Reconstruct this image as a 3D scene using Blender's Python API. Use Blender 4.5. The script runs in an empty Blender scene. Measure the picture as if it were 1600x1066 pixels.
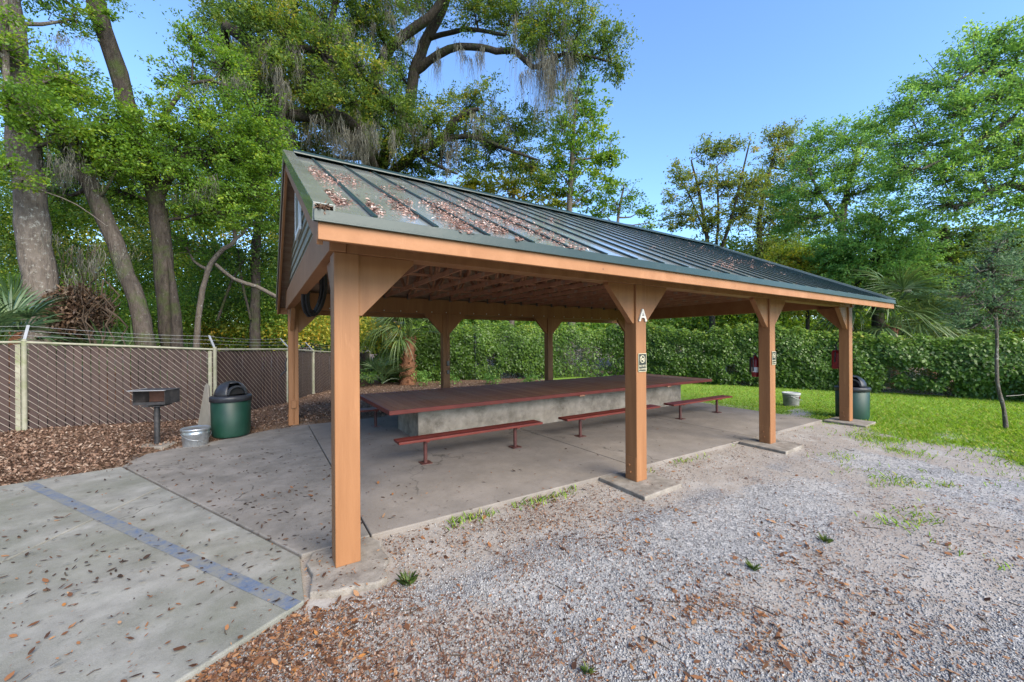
import bpy, math, random
import numpy as np
from mathutils import Vector, Matrix
PI = math.pi
rng = np.random.default_rng(7)
random.seed(7)
scene = bpy.context.scene
COL = scene.collection

# ------------------------------------------------------------------ camera model (world: X along the pavilion, Y across it)
F = 614.13; TH = 1.0036; ROLL = -.006; CH = 2.0
S_, C_ = math.sin(TH), math.cos(TH)
RIGHT = np.array([S_, -C_, 0.]); FWD = np.array([C_, S_, 0.])
def ray(x, y):
    X, Y = x - 800., y - 533.
    return (X + ROLL * Y) / F, -(Y - ROLL * X) / F
def at(x, y, d):
    r, u = ray(x, y)
    return np.array([d * (r * S_ + C_), d * (-r * C_ + S_), CH + u * d])
def on_v(x, y, v):
    r, u = ray(x, y); d = v / (-r * C_ + S_)
    return d * (r * S_ + C_), CH + u * d

# ------------------------------------------------------------------ noise
_tab = np.random.default_rng(3).random((256, 256))
def vnoise(x, y):
    x = np.asarray(x, float); y = np.asarray(y, float)
    xi = np.floor(x).astype(int); yi = np.floor(y).astype(int)
    fx = x - xi; fy = y - yi
    fx = fx * fx * (3 - 2 * fx); fy = fy * fy * (3 - 2 * fy)
    t = lambda a, b: _tab[a & 255, b & 255]
    return (t(xi, yi) * (1 - fx) + t(xi + 1, yi) * fx) * (1 - fy) + (t(xi, yi + 1) * (1 - fx) + t(xi + 1, yi + 1) * fx) * fy
def fbm(x, y, o=3):
    s = 0; a = .5; n = 0
    for k in range(o):
        s = s + a * vnoise(x * 2 ** k + 17 * k, y * 2 ** k + 9 * k); n += a; a *= .5
    return s / n
def sst(a, b, x):
    t = np.clip((x - a) / (b - a), 0, 1); return t * t * (3 - 2 * t)

# ------------------------------------------------------------------ materials
def new_mat(name):
    m = bpy.data.materials.new(name); m.use_nodes = True
    nt = m.node_tree; nt.nodes.clear()
    out = nt.nodes.new('ShaderNodeOutputMaterial')
    return m, nt, out
def N(nt, t, **kw):
    n = nt.nodes.new(t)
    for k, v in kw.items():
        if k.startswith('i_'):
            n.inputs[k[2:].replace('_', ' ')].default_value = v
        else: setattr(n, k, v)
    return n
def ramp(nt, stops, interp='LINEAR'):
    r = nt.nodes.new('ShaderNodeValToRGB'); cr = r.color_ramp; cr.interpolation = interp
    while len(cr.elements) < len(stops): cr.elements.new(.5)
    for e, (p, c) in zip(cr.elements, stops):
        e.position = p; e.color = (*c, 1) if len(c) == 3 else c
    return r
def mixc(nt, fac, a, b, blend='MIX'):
    m = nt.nodes.new('ShaderNodeMix'); m.data_type = 'RGBA'; m.blend_type = blend
    L = nt.links
    for sock, v in ((m.inputs[0], fac), (m.inputs[6], a), (m.inputs[7], b)):
        if hasattr(v, 'links'): L.new(v, sock)
        elif isinstance(v, (int, float)): sock.default_value = v
        else: sock.default_value = (*v, 1)
    return m.outputs[2]
def coords(nt, scale=(1, 1, 1), kind='Object'):
    tc = nt.nodes.new('ShaderNodeTexCoord'); mp = nt.nodes.new('ShaderNodeMapping')
    mp.inputs['Scale'].default_value = scale
    nt.links.new(tc.outputs[kind], mp.inputs[0]); return mp.outputs[0]
def noise(nt, vec, scale, detail=4, rough=.6):
    n = nt.nodes.new('ShaderNodeTexNoise'); n.inputs['Scale'].default_value = scale
    n.inputs['Detail'].default_value = detail; n.inputs['Roughness'].default_value = rough
    nt.links.new(vec, n.inputs['Vector']); return n.outputs['Fac']
def bump(nt, h, strength, dist=.01):
    b = nt.nodes.new('ShaderNodeBump'); b.inputs['Strength'].default_value = strength; b.inputs['Distance'].default_value = dist
    nt.links.new(h, b.inputs['Height']); return b.outputs['Normal']
def mapr(nt, v, a, b, c=0., d=1.):
    m = nt.nodes.new('ShaderNodeMapRange'); m.inputs[1].default_value = a; m.inputs[2].default_value = b
    m.inputs[3].default_value = c; m.inputs[4].default_value = d
    nt.links.new(v, m.inputs[0]); return m.outputs[0]
def surf(name, c1, c2, scale=3, rough=.6, bmp=.3, bscale=40, metal=0., spec=.4, stretch=(1, 1, 1), dirt=None, dscale=1.2, dlo=.55, dhi=.75, rough2=None, crack=0, spots=None):
    m, nt, out = new_mat(name); L = nt.links
    v = coords(nt, stretch)
    n1 = noise(nt, v, scale, 5)
    c = mixc(nt, mapr(nt, n1, .35, .65), c1, c2)
    if dirt is not None:
        n2 = noise(nt, v, dscale, 8, .7)
        c = mixc(nt, mapr(nt, n2, dlo, dhi), c, dirt)
    if spots:
        vs = N(nt, 'ShaderNodeTexVoronoi'); vs.inputs['Scale'].default_value = 4.5; L.new(coords(nt, (1, 1, .8)), vs.inputs['Vector'])
        sc3 = N(nt, 'ShaderNodeSeparateColor'); L.new(vs.outputs['Color'], sc3.inputs[0])
        sm = N(nt, 'ShaderNodeMath', operation='MULTIPLY'); L.new(mapr(nt, vs.outputs['Distance'], .02, .055, 1, 0), sm.inputs[0]); L.new(mapr(nt, sc3.outputs[0], .55, .6), sm.inputs[1])
        c = mixc(nt, sm.outputs[0], c, spots)
        c = mixc(nt, mapr(nt, noise(nt, coords(nt, (3, 3, .5)), 2.2, 8, .75), .58, .72, 0, .45), c, tuple(x * 1.35 + .02 for x in c2))
    if crack:
        dn = nt.nodes.new('ShaderNodeTexNoise'); dn.inputs['Scale'].default_value = 3; dn.inputs['Detail'].default_value = 6; L.new(v, dn.inputs['Vector'])
        av = N(nt, 'ShaderNodeVectorMath', operation='MULTIPLY_ADD'); av.inputs[1].default_value = (.5, .5, .5); L.new(dn.outputs['Color'], av.inputs[0]); L.new(v, av.inputs[2])
        ve = N(nt, 'ShaderNodeTexVoronoi', feature='DISTANCE_TO_EDGE'); ve.inputs['Scale'].default_value = .42; L.new(av.outputs[0], ve.inputs['Vector'])
        ck = N(nt, 'ShaderNodeMath', operation='MULTIPLY'); L.new(mapr(nt, ve.outputs['Distance'], .002, .006, 1, 0), ck.inputs[0]); L.new(mapr(nt, noise(nt, v, .6, 3), .48, .6), ck.inputs[1])
        c = mixc(nt, ck.outputs[0], c, tuple(x * .35 for x in c1))
        c = mixc(nt, mapr(nt, noise(nt, v, 150, 2), .3, .7), c, mixc(nt, .14, c, (.5, .48, .44)))
        sp = noise(nt, v, 11, 9, .8); c = mixc(nt, mapr(nt, sp, .56, .68, 0, crack), c, tuple(x * .5 for x in c1))
    p = N(nt, 'ShaderNodeBsdfPrincipled'); L.new(c, p.inputs['Base Color'])
    p.inputs['Metallic'].default_value = metal; p.inputs['Specular IOR Level'].default_value = spec
    if rough2 is not None: L.new(mapr(nt, n1, .35, .65, rough, rough2), p.inputs['Roughness'])
    else: p.inputs['Roughness'].default_value = rough
    if bmp:
        L.new(bump(nt, noise(nt, v, bscale, 6, .65), bmp), p.inputs['Normal'])
    L.new(p.outputs[0], out.inputs[0]); return m
def leafmat(name, stops, trans=.35, rough=.5, spec=.3, tone=False):
    m, nt, out = new_mat(name); L = nt.links
    g = N(nt, 'ShaderNodeNewGeometry')
    r = ramp(nt, stops)
    ta = N(nt, 'ShaderNodeAttribute', attribute_name='tone'); m1 = N(nt, 'ShaderNodeMath', operation='MULTIPLY_ADD'); m1.inputs[1].default_value = .55
    m2 = N(nt, 'ShaderNodeMath', operation='MULTIPLY'); m2.inputs[1].default_value = .9 if tone else 0
    L.new(ta.outputs['Fac'], m2.inputs[0])
    if tone: L.new(g.outputs['Random Per Island'], m1.inputs[0]); L.new(m2.outputs[0], m1.inputs[2]); m3 = N(nt, 'ShaderNodeMath', operation='SUBTRACT'); m3.inputs[1].default_value = .225; L.new(m1.outputs[0], m3.inputs[0]); L.new(m3.outputs[0], r.inputs[0])
    else: L.new(g.outputs['Random Per Island'], r.inputs[0])
    c = r.outputs[0]
    p = N(nt, 'ShaderNodeBsdfPrincipled'); L.new(c, p.inputs['Base Color'])
    p.inputs['Roughness'].default_value = rough; p.inputs['Specular IOR Level'].default_value = spec
    if trans > 0:
        t = N(nt, 'ShaderNodeBsdfTranslucent')
        hs = N(nt, 'ShaderNodeHueSaturation'); hs.inputs['Value'].default_value = 1.5; hs.inputs['Saturation'].default_value = 1.1; hs.inputs['Hue'].default_value = .485
        L.new(c, hs.inputs['Color']); L.new(hs.outputs[0], t.inputs[0])
        mx = N(nt, 'ShaderNodeMixShader'); mx.inputs[0].default_value = trans
        L.new(p.outputs[0], mx.inputs[1]); L.new(t.outputs[0], mx.inputs[2]); L.new(mx.outputs[0], out.inputs[0])
    else: L.new(p.outputs[0], out.inputs[0])
    return m

# ------------------------------------------------------------------ object helpers
def link(o): COL.objects.link(o); return o
def tag(o, label=None, cat=None, group=None, kind=None):
    if label: o['label'] = label
    if cat: o['category'] = cat
    if group: o['group'] = group
    if kind: o['kind'] = kind
    return o
def thing(name, label, cat, loc, group=None, rz=0.):
    o = link(bpy.data.objects.new(name, None)); o.location = loc; o.rotation_euler = (0, 0, rz)
    o.empty_display_size = .2
    return tag(o, label, cat, group)
def copy_tree(o, parent=None):
    c = o.copy(); COL.objects.link(c)
    if parent: c.parent = parent
    for ch in list(o.children): copy_tree(ch, c)
    return c
def mesh_np(name, V, faces_idx, loops_per):
    """V (n,3); faces_idx flat loop vertex index array; loops_per int or array"""
    me = bpy.data.meshes.new(name)
    V = np.ascontiguousarray(V, dtype=np.float32); idx = np.ascontiguousarray(faces_idx, dtype=np.int32)
    if np.isscalar(loops_per): tot = np.full(len(idx) // loops_per, loops_per, np.int32)
    else: tot = np.asarray(loops_per, np.int32)
    me.vertices.add(len(V)); me.vertices.foreach_set('co', V.ravel())
    me.loops.add(len(idx)); me.loops.foreach_set('vertex_index', idx)
    me.polygons.add(len(tot))
    st = np.zeros(len(tot), np.int32); st[1:] = np.cumsum(tot)[:-1]
    me.polygons.foreach_set('loop_start', st)
    me.update(calc_edges=True); me.validate()
    return me
class MB:
    def __init__(s): s.v = []; s.f = []; s.sm = []
    def add(s, V, Fs, smooth=False):
        o = len(s.v); s.v.extend([tuple(map(float, p)) for p in V]); s.f.extend([tuple(i + o for i in f) for f in Fs]); s.sm.extend([smooth] * len(Fs)); return s
    def box(s, lo, hi, M=None):
        x0, y0, z0 = lo; x1, y1, z1 = hi
        V = [(x0, y0, z0), (x1, y0, z0), (x1, y1, z0), (x0, y1, z0), (x0, y0, z1), (x1, y0, z1), (x1, y1, z1), (x0, y1, z1)]
        if M is not None: V = [tuple(M @ Vector(p)) for p in V]
        return s.add(V, [(0, 3, 2, 1), (4, 5, 6, 7), (0, 1, 5, 4), (1, 2, 6, 5), (2, 3, 7, 6), (3, 0, 4, 7)])
    def bar(s, a, b, w, h, up=(0, 0, 1)):
        a = Vector(a); b = Vector(b); d = b - a; L = d.length; d.normalize()
        x = d.cross(Vector(up)); x.normalize(); y = x.cross(d)
        M = Matrix((x, y, d)).transposed().to_4x4(); M.translation = a
        return s.box((-w / 2, -h / 2, 0), (w / 2, h / 2, L), M)
    def prism(s, poly, axis, t0, t1):
        """poly: 2D points in the plane normal to axis ('x': (y,z), 'y': (x,z), 'z': (x,y))"""
        def P(p, t):
            return {'x': (t, p[0], p[1]), 'y': (p[0], t, p[1]), 'z': (p[0], p[1], t)}[axis]
        n = len(poly); V = [P(p, t0) for p in poly] + [P(p, t1) for p in poly]
        Fs = [tuple(range(n))[::-1], tuple(range(n, 2 * n))] + [(i, (i + 1) % n, n + (i + 1) % n, n + i) for i in range(n)]
        return s.add(V, Fs)
    def tube(s, pts, rad, n=8, cap=True, smooth=True):
        pts = [Vector(p) for p in pts]
        if not hasattr(rad, '__len__'): rad = [rad] * len(pts)
        V = []; Fs = []; x = None
        for i, p in enumerate(pts):
            d = (pts[min(i + 1, len(pts) - 1)] - pts[max(i - 1, 0)]); d.normalize()
            if x is None:
                x = d.cross(Vector((0, 0, 1)))
                if x.length < .05: x = d.cross(Vector((0, 1, 0)))
            x = x - d * x.dot(d); x.normalize(); y = d.cross(x)
            for k in range(n):
                a = 2 * PI * k / n; V.append(p + (x * math.cos(a) + y * math.sin(a)) * rad[i])
        for i in range(len(pts) - 1):
            for k in range(n):
                Fs.append((i * n + k, i * n + (k + 1) % n, (i + 1) * n + (k + 1) % n, (i + 1) * n + k))
        s.add(V, Fs, smooth)
        if cap:
            s.add(V[:n], [tuple(range(n))[::-1]]); s.add(V[-n:], [tuple(range(n))])
        return s
    def lathe(s, prof, c=(0, 0, 0), n=32, smooth=True, cap0=False, cap1=False):
        V = []; Fs = []
        for r, z in prof:
            for k in range(n):
                a = 2 * PI * k / n; V.append((c[0] + r * math.cos(a), c[1] + r * math.sin(a), c[2] + z))
        for i in range(len(prof) - 1):
            for k in range(n):
                Fs.append((i * n + k, i * n + (k + 1) % n, (i + 1) * n + (k + 1) % n, (i + 1) * n + k))
        s.add(V, Fs, smooth)
        if cap0: s.add(V[:n], [tuple(range(n))[::-1]])
        if cap1: s.add(V[-n:], [tuple(range(n))])
        return s
    def build(s, name, mat, parent=None, bevel=0., local=False):
        root = parent
        while root is not None and root.parent is not None: root = root.parent
        V = np.array(s.v, float)
        if root is not None and not local: V = V - np.array(root.location)
        me = bpy.data.meshes.new(name); me.from_pydata([tuple(p) for p in V], [], s.f); me.update()
        me.polygons.foreach_set('use_smooth', s.sm)
        me.materials.append(mat)
        o = link(bpy.data.objects.new(name, me))
        if parent: o.parent = parent
        if bevel:
            b = o.modifiers.new('bevel', 'BEVEL'); b.width = bevel; b.segments = 2; b.limit_method = 'ANGLE'; b.angle_limit = math.radians(40)
        return o
def obj_np(name, V, idx, per, mat, parent=None, smooth=False):
    root = parent
    while root is not None and root.parent is not None: root = root.parent
    if root is not None: V = V - np.array(root.location)
    me = mesh_np(name, V, idx, per); me.materials.append(mat)
    if smooth: me.polygons.foreach_set('use_smooth', np.ones(len(me.polygons), bool))
    o = link(bpy.data.objects.new(name, me))
    if parent: o.parent = parent
    return o
def text_obj(name, txt, size, mat, parent, M, extrude=.003, bold=0.):
    cu = bpy.data.curves.new('t', 'FONT'); cu.body = txt; cu.size = size; cu.extrude = extrude; cu.offset = bold
    cu.align_x = 'CENTER'; cu.align_y = 'CENTER'
    to = bpy.data.objects.new('t', cu); COL.objects.link(to)
    dg = bpy.context.evaluated_depsgraph_get(); dg.update()
    me = bpy.data.meshes.new_from_object(to.evaluated_get(dg))
    bpy.data.objects.remove(to); bpy.data.curves.remove(cu)
    me.transform(M); me.name = name; me.materials.clear(); me.materials.append(mat)
    o = link(bpy.data.objects.new(name, me))
    if parent: o.parent = parent
    return o

# ------------------------------------------------------------------ leaves
def unit(n):
    a = rng.normal(size=(n, 3)); return a / np.linalg.norm(a, axis=1)[:, None]
def leaf_quads(P, L, W, up=.8, droop=.25, dirs=None):
    n = len(P)
    nn = unit(n) + np.array([0, 0, up]); nn /= np.linalg.norm(nn, axis=1)[:, None]
    a = unit(n) if dirs is None else dirs + .5 * unit(n)
    a[:, 2] -= droop
    a -= nn * (a * nn).sum(1)[:, None]; a /= np.linalg.norm(a, axis=1)[:, None] + 1e-9
    b = np.cross(nn, a)
    L = np.broadcast_to(L, (n,))[:, None] * (.65 + .7 * rng.random((n, 1))); W = np.broadcast_to(W, (n,))[:, None] * (.7 + .6 * rng.random((n, 1)))
    fold = nn * W * .25
    V = np.stack([P, P + a * L * .45 + b * W * .5 + fold, P + a * L, P + a * L * .45 - b * W * .5 + fold], 1).reshape(-1, 3)
    return V
def leaf_obj(name, V, mat, parent=None, tone=None):
    o = obj_np(name, V, np.arange(len(V)), 4, mat, parent)
    n = len(V) // 4
    t = np.full(n, .5) if tone is None else tone
    o.data.attributes.new('tone', 'FLOAT', 'FACE').data.foreach_set('value', t.astype(np.float32))
    return o

def smooth_path(pts, rads, step=.5, wob=.0):
    """Catmull-Rom through pts"""
    pts = np.array(pts, float); rads = np.array(rads, float)
    P = np.vstack([2 * pts[0] - pts[1], pts, 2 * pts[-1] - pts[-2]])
    out = []; ro = []
    for i in range(len(pts) - 1):
        L = np.linalg.norm(pts[i + 1] - pts[i]); k = max(2, int(L / step))
        for t in np.linspace(0, 1, k, endpoint=False):
            p0, p1, p2, p3 = P[i:i + 4]
            out.append(.5 * (2 * p1 + (p2 - p0) * t + (2 * p0 - 5 * p1 + 4 * p2 - p3) * t * t + (3 * p1 - p0 - 3 * p2 + p3) * t ** 3))
            ro.append(rads[i] * (1 - t) + rads[i + 1] * t)
    out.append(pts[-1]); ro.append(rads[-1])
    out = np.array(out); ro = np.array(ro)
    if wob: out[1:-1] += rng.normal(size=out[1:-1].shape) * wob
    return out, ro
def moss_ribbons(roots, lengths, width=.022, seg=6):
    """hanging strands: thin double ribbons crossing each other"""
    n = len(roots); V = []
    az = rng.random(n) * PI
    side = np.stack([np.cos(az), np.sin(az), np.zeros(n)], 1)
    drift = rng.normal(size=(n, 3)) * .05; drift[:, 2] = 0
    rows = []
    ph = rng.random(n) * 6
    for k in range(seg + 1):
        t = k / seg
        c = roots + drift * 2.2 * (t * lengths[:, None]) + (RIGHT * np.sin(ph + (6 + 5 * lengths) * t)[:, None] + FWD * np.cos(ph * 1.7 + 7 * t)[:, None]) * (.055 * lengths.clip(.2, .9) * (1 - .4 * t))[:, None] + rng.normal(size=(n, 3)) * .012 * (k > 0)
        c = c.copy(); c[:, 2] -= lengths * t
        w = width * (1 - .85 * t) * (.6 + .8 * rng.random(n))
        rows.append((c - side * w[:, None] * .5, c + side * w[:, None] * .5))
    for k in range(seg):
        V.append(np.stack([rows[k][0], rows[k][1], rows[k + 1][1], rows[k + 1][0]], 1))
    return np.concatenate(V, 0).reshape(-1, 3)
def in_blob(b, n, pw=2.2, flat=1.0):
    """points in an ellipsoid given by a photo position and a depth; real radii from that depth"""
    x, y, rx, ry, d = b[:5]
    c = at(x, y, d); rX = rx * d / F; rZ = ry * d / F; rY = (b[5] if len(b) > 5 else .5 * (rX + rZ))
    q = unit(n) * (rng.random(n) ** (1 / pw))[:, None]
    return c + q[:, :1] * RIGHT * rX + q[:, 1:2] * FWD * rY + q[:, 2:] * np.array([0, 0, rZ]), (c, rX, rY, rZ)
BARK = {}
def tree(name, label, trunks, blobs, lm, bark, leaf=(.16, .08), cover=1.6, per=34, sig=.30, group=None, cat='tree', moss=None, limb_r=.06, droop=.25, up=.8, fine=True, mossmat=None, twigs=True):
    """trunks: list of polylines [(x,y,d,r),...] in photo px + depth; blobs: (x,y,rx,ry,d)"""
    p0 = trunks[0][0]; base = at(p0[0], p0[1], p0[2]); base[2] = float(terrain(base[0], base[1]))
    root = thing(name, label, cat, tuple(base), group)
    mb = MB(); allp = []; allr = []
    for tr in trunks:
        pts = [at(q[0], q[1], q[2]) for q in tr]; rr = [q[3] for q in tr]
        if tr is trunks[0]:
            g = float(terrain(pts[0][0], pts[0][1]))
            pts[0][2] = g - .1
            if fine: rr[0] *= 1.15
        P, R = smooth_path(pts, rr, .45, .0)
        P[1:-1] += rng.normal(size=P[1:-1].shape) * (R[1:-1, None] * .07)
        R = R * (1 + rng.normal(size=len(R)) * .05)
        mb.tube(P, R, 12 if max(rr) > .12 else 7)
        allp.append(P[int(len(P) * .25):] if len(P) > 4 else P); allr.append(R[int(len(R) * .25):] if len(P) > 4 else R)
    AP = np.vstack(allp); AR = np.concatenate(allr)
    LV = []; MV = []; TV = []
    for b in blobs:
        _, (c, rX, rY, rZ) = in_blob(b, 1)
        area = PI * rX * rZ
        nl = int(area / (leaf[0] * leaf[1] * .5) * cover * 2.15)
        nc = max(4, nl // per)
        cc, _ = in_blob(b, nc, 1.8); far_ = rng.random(nc) < .14; cc[far_] = c + (cc[far_] - c) * 1.28
        # limb from the nearest point of the trunks
        dd = np.linalg.norm(AP - (c - np.array([0, 0, rZ * .8])), axis=1); k = int(dd.argmin()); s = AP[k]
        r0 = min(AR[k] * .7, limb_r * (1 + .12 * dd[k])); mid = (s + c) / 2 + rng.normal(size=3) * .06 * dd[k]; mid[2] -= .08 * dd[k]
        LP, LR = smooth_path([s, mid, c], [r0, r0 * .7, r0 * .35], .6)
        mb.tube(LP, LR, 6, cap=False)
        if twigs:
            src = np.vstack([LP[len(LP) // 2:], c[None]])
            for q in cc[::2]:
                s2 = src[int(np.linalg.norm(src - q, axis=1).argmin())]
                m2 = (s2 + q) / 2 + rng.normal(size=3) * .1
                mb.tube([s2, m2, q], [.022, .014, .006], 3, cap=False)
        out = cc - s; out /= np.linalg.norm(out, axis=1)[:, None] + 1e-6
        wt = rng.exponential(1, nc) + .2; idx = rng.choice(nc, nl, p=wt / wt.sum())
        sdir = out * .8 + .8 * unit(nc); sdir[:, 2] *= .45; sdir /= np.linalg.norm(sdir, axis=1)[:, None]
        Lc = sig * 2.6 * (.5 + rng.random(nc))
        P = cc[idx] + sdir[idx] * ((rng.random(nl) - .4) * Lc[idx])[:, None] + rng.normal(size=(nl, 3)) * sig * .42 * np.array([1, 1, .55])
        LV.append(leaf_quads(P, leaf[0], leaf[1], up, droop, out[idx] * .6)); TV.append((rng.random(nc) * .7 + .3 * rng.random())[idx])
    mb.build('trunk', bark, root)
    leaf_obj('crown', np.concatenate(LV, 0), lm, root, np.concatenate(TV))
    if moss:
        for (x, y, w, ln, d, n) in moss:
            nb = max(4, n // 5)
            for _ in range(nb):
                c0 = at(x + rng.normal() * w * .55, y + rng.normal() * 14, d + rng.normal() * .5); k = int(12 + 22 * rng.random())
                R0 = c0 + rng.normal(size=(k, 3)) * np.array([.09, .09, .07]) * (.6 + rng.random())
                L0 = ln * d / F * (.25 + .75 * rng.random() ** 1.5) * (.35 + .75 * rng.random(k))
                MV.append(moss_ribbons(R0, L0, .018 * d / 18))
        obj_np('spanish_moss', np.concatenate(MV, 0), np.arange(sum(len(q) for q in MV)), 4, mossmat, root)
    return root

# ------------------------------------------------------------------ terrain
def gz(u): return -.006 * (np.asarray(u, float) - .54)
EU = np.array([-40, -9, -3.11, -1.92, -1.78, -.85, .13, .93, 12.2, 12.6, 13.5, 20, 40.])
EV = np.array([7.6, 7.6, 8.52, 8.80, 9.52, 9.99, 10.58, 10.78, 10.78, 11.0, 13.0, 15., 15.])
def mulch_edge(u): return np.interp(u, EU, EV)
GV = np.array([-60, -8, -.5, .85, 2.38, 3.41, 4.5, 5.75, 11, 12, 60.]); GU = np.array([-40, 2.5, 8.3, 9.64, 10.93, 11.73, 12.3, 12.5, 12.5, 12.3, 12.3])
def grass_d(u, v): return u - np.interp(v, GV, GU)          # >0 in the grass
def terrain(u, v):
    u = np.asarray(u, float); v = np.asarray(v, float)
    z = gz(np.clip(u, -20, 30)) - .055
    e = mulch_edge(u)
    m = sst(-.02, .3, v - e)
    z = z + m * .085
    z = z + .14 * sst(.5, 4.5, -u) * sst(0, 3.2, v - e) * sst(40, 20, v)
    z = z - .25 * sst(13.5, 22, v) * sst(10, 6, u)
    z = z + .02 * sst(.2, 2, grass_d(u, v))
    under = (v > 3.9) & (v < e + .1) & (u < 12.4)
    z = z + np.where(under, 0, (fbm(u * .9, v * .9, 3) - .5) * .045)
    return z
def density(u, v):
    """cover classes of the ground: mulch, grass, sandy soil, dark stone band"""
    e = mulch_edge(u)
    mul = sst(-.05, .15, v - e + .25 * (vnoise(u * 3, v * 3) - .5)) * (1 - sst(12.3, 13.2, u + .8 * (vnoise(u * 2 + 5, v * 2) - .5)))
    gd = grass_d(u, v)
    gr = sst(-1.3, 1.0, gd + 2.4 * (fbm(u * 1.3 + 3, v * 1.3, 4) - .5))
    patch = sst(.56, .70, fbm(u * .8 + 40, v * 1.1 + 7, 3)) * sst(-5.0, -.3, gd) * .42
    gr = np.maximum(gr, patch) * (1 - mul)
    bare = sst(.52, .68, fbm(u * .7 + 90, v * .7 + 30, 3)) * sst(3.5, .5, gd) * (v < 5.5)
    gr = gr * (1 - .8 * bare)
    beyond = sst(.2, .8, u - np.interp(v, [-4.5, 1.9, 6.7, 10.3, 16.0, 30.], [23.4, 22.0, 20.5, 18.6, 16.4, 11.])) * (u > 5)
    mul = np.maximum(mul, beyond); gr = gr * (1 - beyond)
    near = sst(2.6, 3.5, v + .9 * (fbm(u * 1.3, v * 1.3) - .5)) * (v < 5)
    sand = np.clip(near * .9 + sst(.44, .64, fbm(u * .8 + 11, v * .8 + 60, 4)) * .8, 0, 1)
    dark = np.exp(-((v - 3.06 + .35 * (fbm(u * .8, v * .4 + 9) - .5)) / .16) ** 2) * sst(.25, 1., u) * sst(9, 7, u) * sst(.36, .52, fbm(u * 1.6 + 3, v * 2.2, 3)) * .85
    return mul, gr, sand, dark

def axis(fine0, fine1, step, far, grow=1.18):
    a = list(np.arange(fine0, fine1, step)); s = step
    lo = [fine0]; hi = [a[-1]]
    while hi[-1] < far: s *= grow; hi.append(hi[-1] + s)
    s = step
    while lo[-1] > -far: s *= grow; lo.append(lo[-1] - s)
    return np.array(lo[::-1][:-1] + a + hi[1:])
gx = axis(-6, 24, .14, 260); gy = axis(-2, 24, .14, 260)
GXm, GYm = np.meshgrid(gx, gy, indexing='ij')
GZm = terrain(GXm, GYm)
nx, ny = len(gx), len(gy)
ii = np.arange(nx * ny).reshape(nx, ny)
quad = np.stack([ii[:-1, :-1], ii[1:, :-1], ii[1:, 1:], ii[:-1, 1:]], -1).reshape(-1)
# ground material
m, nt, out = new_mat('ground'); L = nt.links
v = coords(nt)
att = N(nt, 'ShaderNodeAttribute', attribute_name='cover'); sep = N(nt, 'ShaderNodeSeparateColor'); L.new(att.outputs['Color'], sep.inputs[0])
dk = N(nt, 'ShaderNodeAttribute', attribute_name='darkband')
vo = N(nt, 'ShaderNodeTexVoronoi'); vo.inputs['Scale'].default_value = 42; L.new(v, vo.inputs['Vector'])
bw = N(nt, 'ShaderNodeSeparateColor'); L.new(vo.outputs['Color'], bw.inputs[0])
stone = ramp(nt, [(0, (.155, .153, .153)), (.35, (.235, .232, .230)), (.7, (.305, .30, .292)), (.92, (.375, .365, .35)), (1, (.46, .44, .42))]); L.new(bw.outputs[0], stone.inputs[0])
n_big = noise(nt, v, 1.7, 6, .65); n_fine = noise(nt, v, 120, 3); n_mid = noise(nt, v, 14, 5)
sandc = mixc(nt, n_fine, (.22, .19, .165), (.41, .37, .325)); sandc = mixc(nt, mapr(nt, noise(nt, v, 55, 6, .8), .50, .66, 0, .75), sandc, (.125, .095, .075)); sandc = mixc(nt, mapr(nt, noise(nt, v, 2.6, 6, .7), .46, .66, 0, .5), sandc, (.20, .16, .13))
sf = N(nt, 'ShaderNodeMath', operation='ADD'); L.new(sep.outputs[2], sf.inputs[0]); L.new(mapr(nt, n_mid, .3, .7, -.45, .45), sf.inputs[1])
g1 = mixc(nt, mapr(nt, sf.outputs[0], .25, .75), stone.outputs[0], sandc)
dust = mixc(nt, mapr(nt, n_big, .5, .68, 0, .65), g1, (.39, .365, .335))
dsto = ramp(nt, [(0, (.08, .083, .09)), (.6, (.17, .175, .19)), (1, (.34, .34, .34))]); L.new(bw.outputs[0], dsto.inputs[0])
g2 = mixc(nt, dk.outputs['Fac'], dust, dsto.outputs[0])
soil = mixc(nt, n_mid, (.075, .045, .028), (.19, .12, .078))
g3 = mixc(nt, sep.outputs[0], g2, soil)
gras = mixc(nt, noise(nt, v, 25, 4), (.12, .22, .03), (.20, .32, .045))
gf = N(nt, 'ShaderNodeMath', operation='ADD'); L.new(sep.outputs[1], gf.inputs[0]); L.new(mapr(nt, noise(nt, v, 9, 5, .7), .3, .7, -.35, .35), gf.inputs[1])
g4 = mixc(nt, mapr(nt, gf.outputs[0], .35, .8), g3, gras)
p = N(nt, 'ShaderNodeBsdfPrincipled'); L.new(g4, p.inputs['Base Color']); p.inputs['Roughness'].default_value = .9; p.inputs['Specular IOR Level'].default_value = .2
hb = N(nt, 'ShaderNodeMath', operation='ADD'); L.new(mapr(nt, vo.outputs['Distance'], 0, .02, 1, 0), hb.inputs[0]); L.new(n_mid, hb.inputs[1])
L.new(bump(nt, hb.outputs[0], .55, .012), p.inputs['Normal']); L.new(p.outputs[0], out.inputs[0])
ground = obj_np('ground', np.stack([GXm, GYm, GZm], -1).reshape(-1, 3), quad, 4, m, None, True)
tag(ground, kind='structure')
mul, gr, sand, dark = density(GXm.ravel(), GYm.ravel())
ca = ground.data.color_attributes.new('cover', 'FLOAT_COLOR', 'POINT')
ca.data.foreach_set('color', np.stack([mul, gr, sand, np.ones_like(mul)], 1).astype(np.float32).ravel())
da = ground.data.attributes.new('darkband', 'FLOAT', 'POINT'); da.data.foreach_set('value', dark.astype(np.float32))

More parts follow.
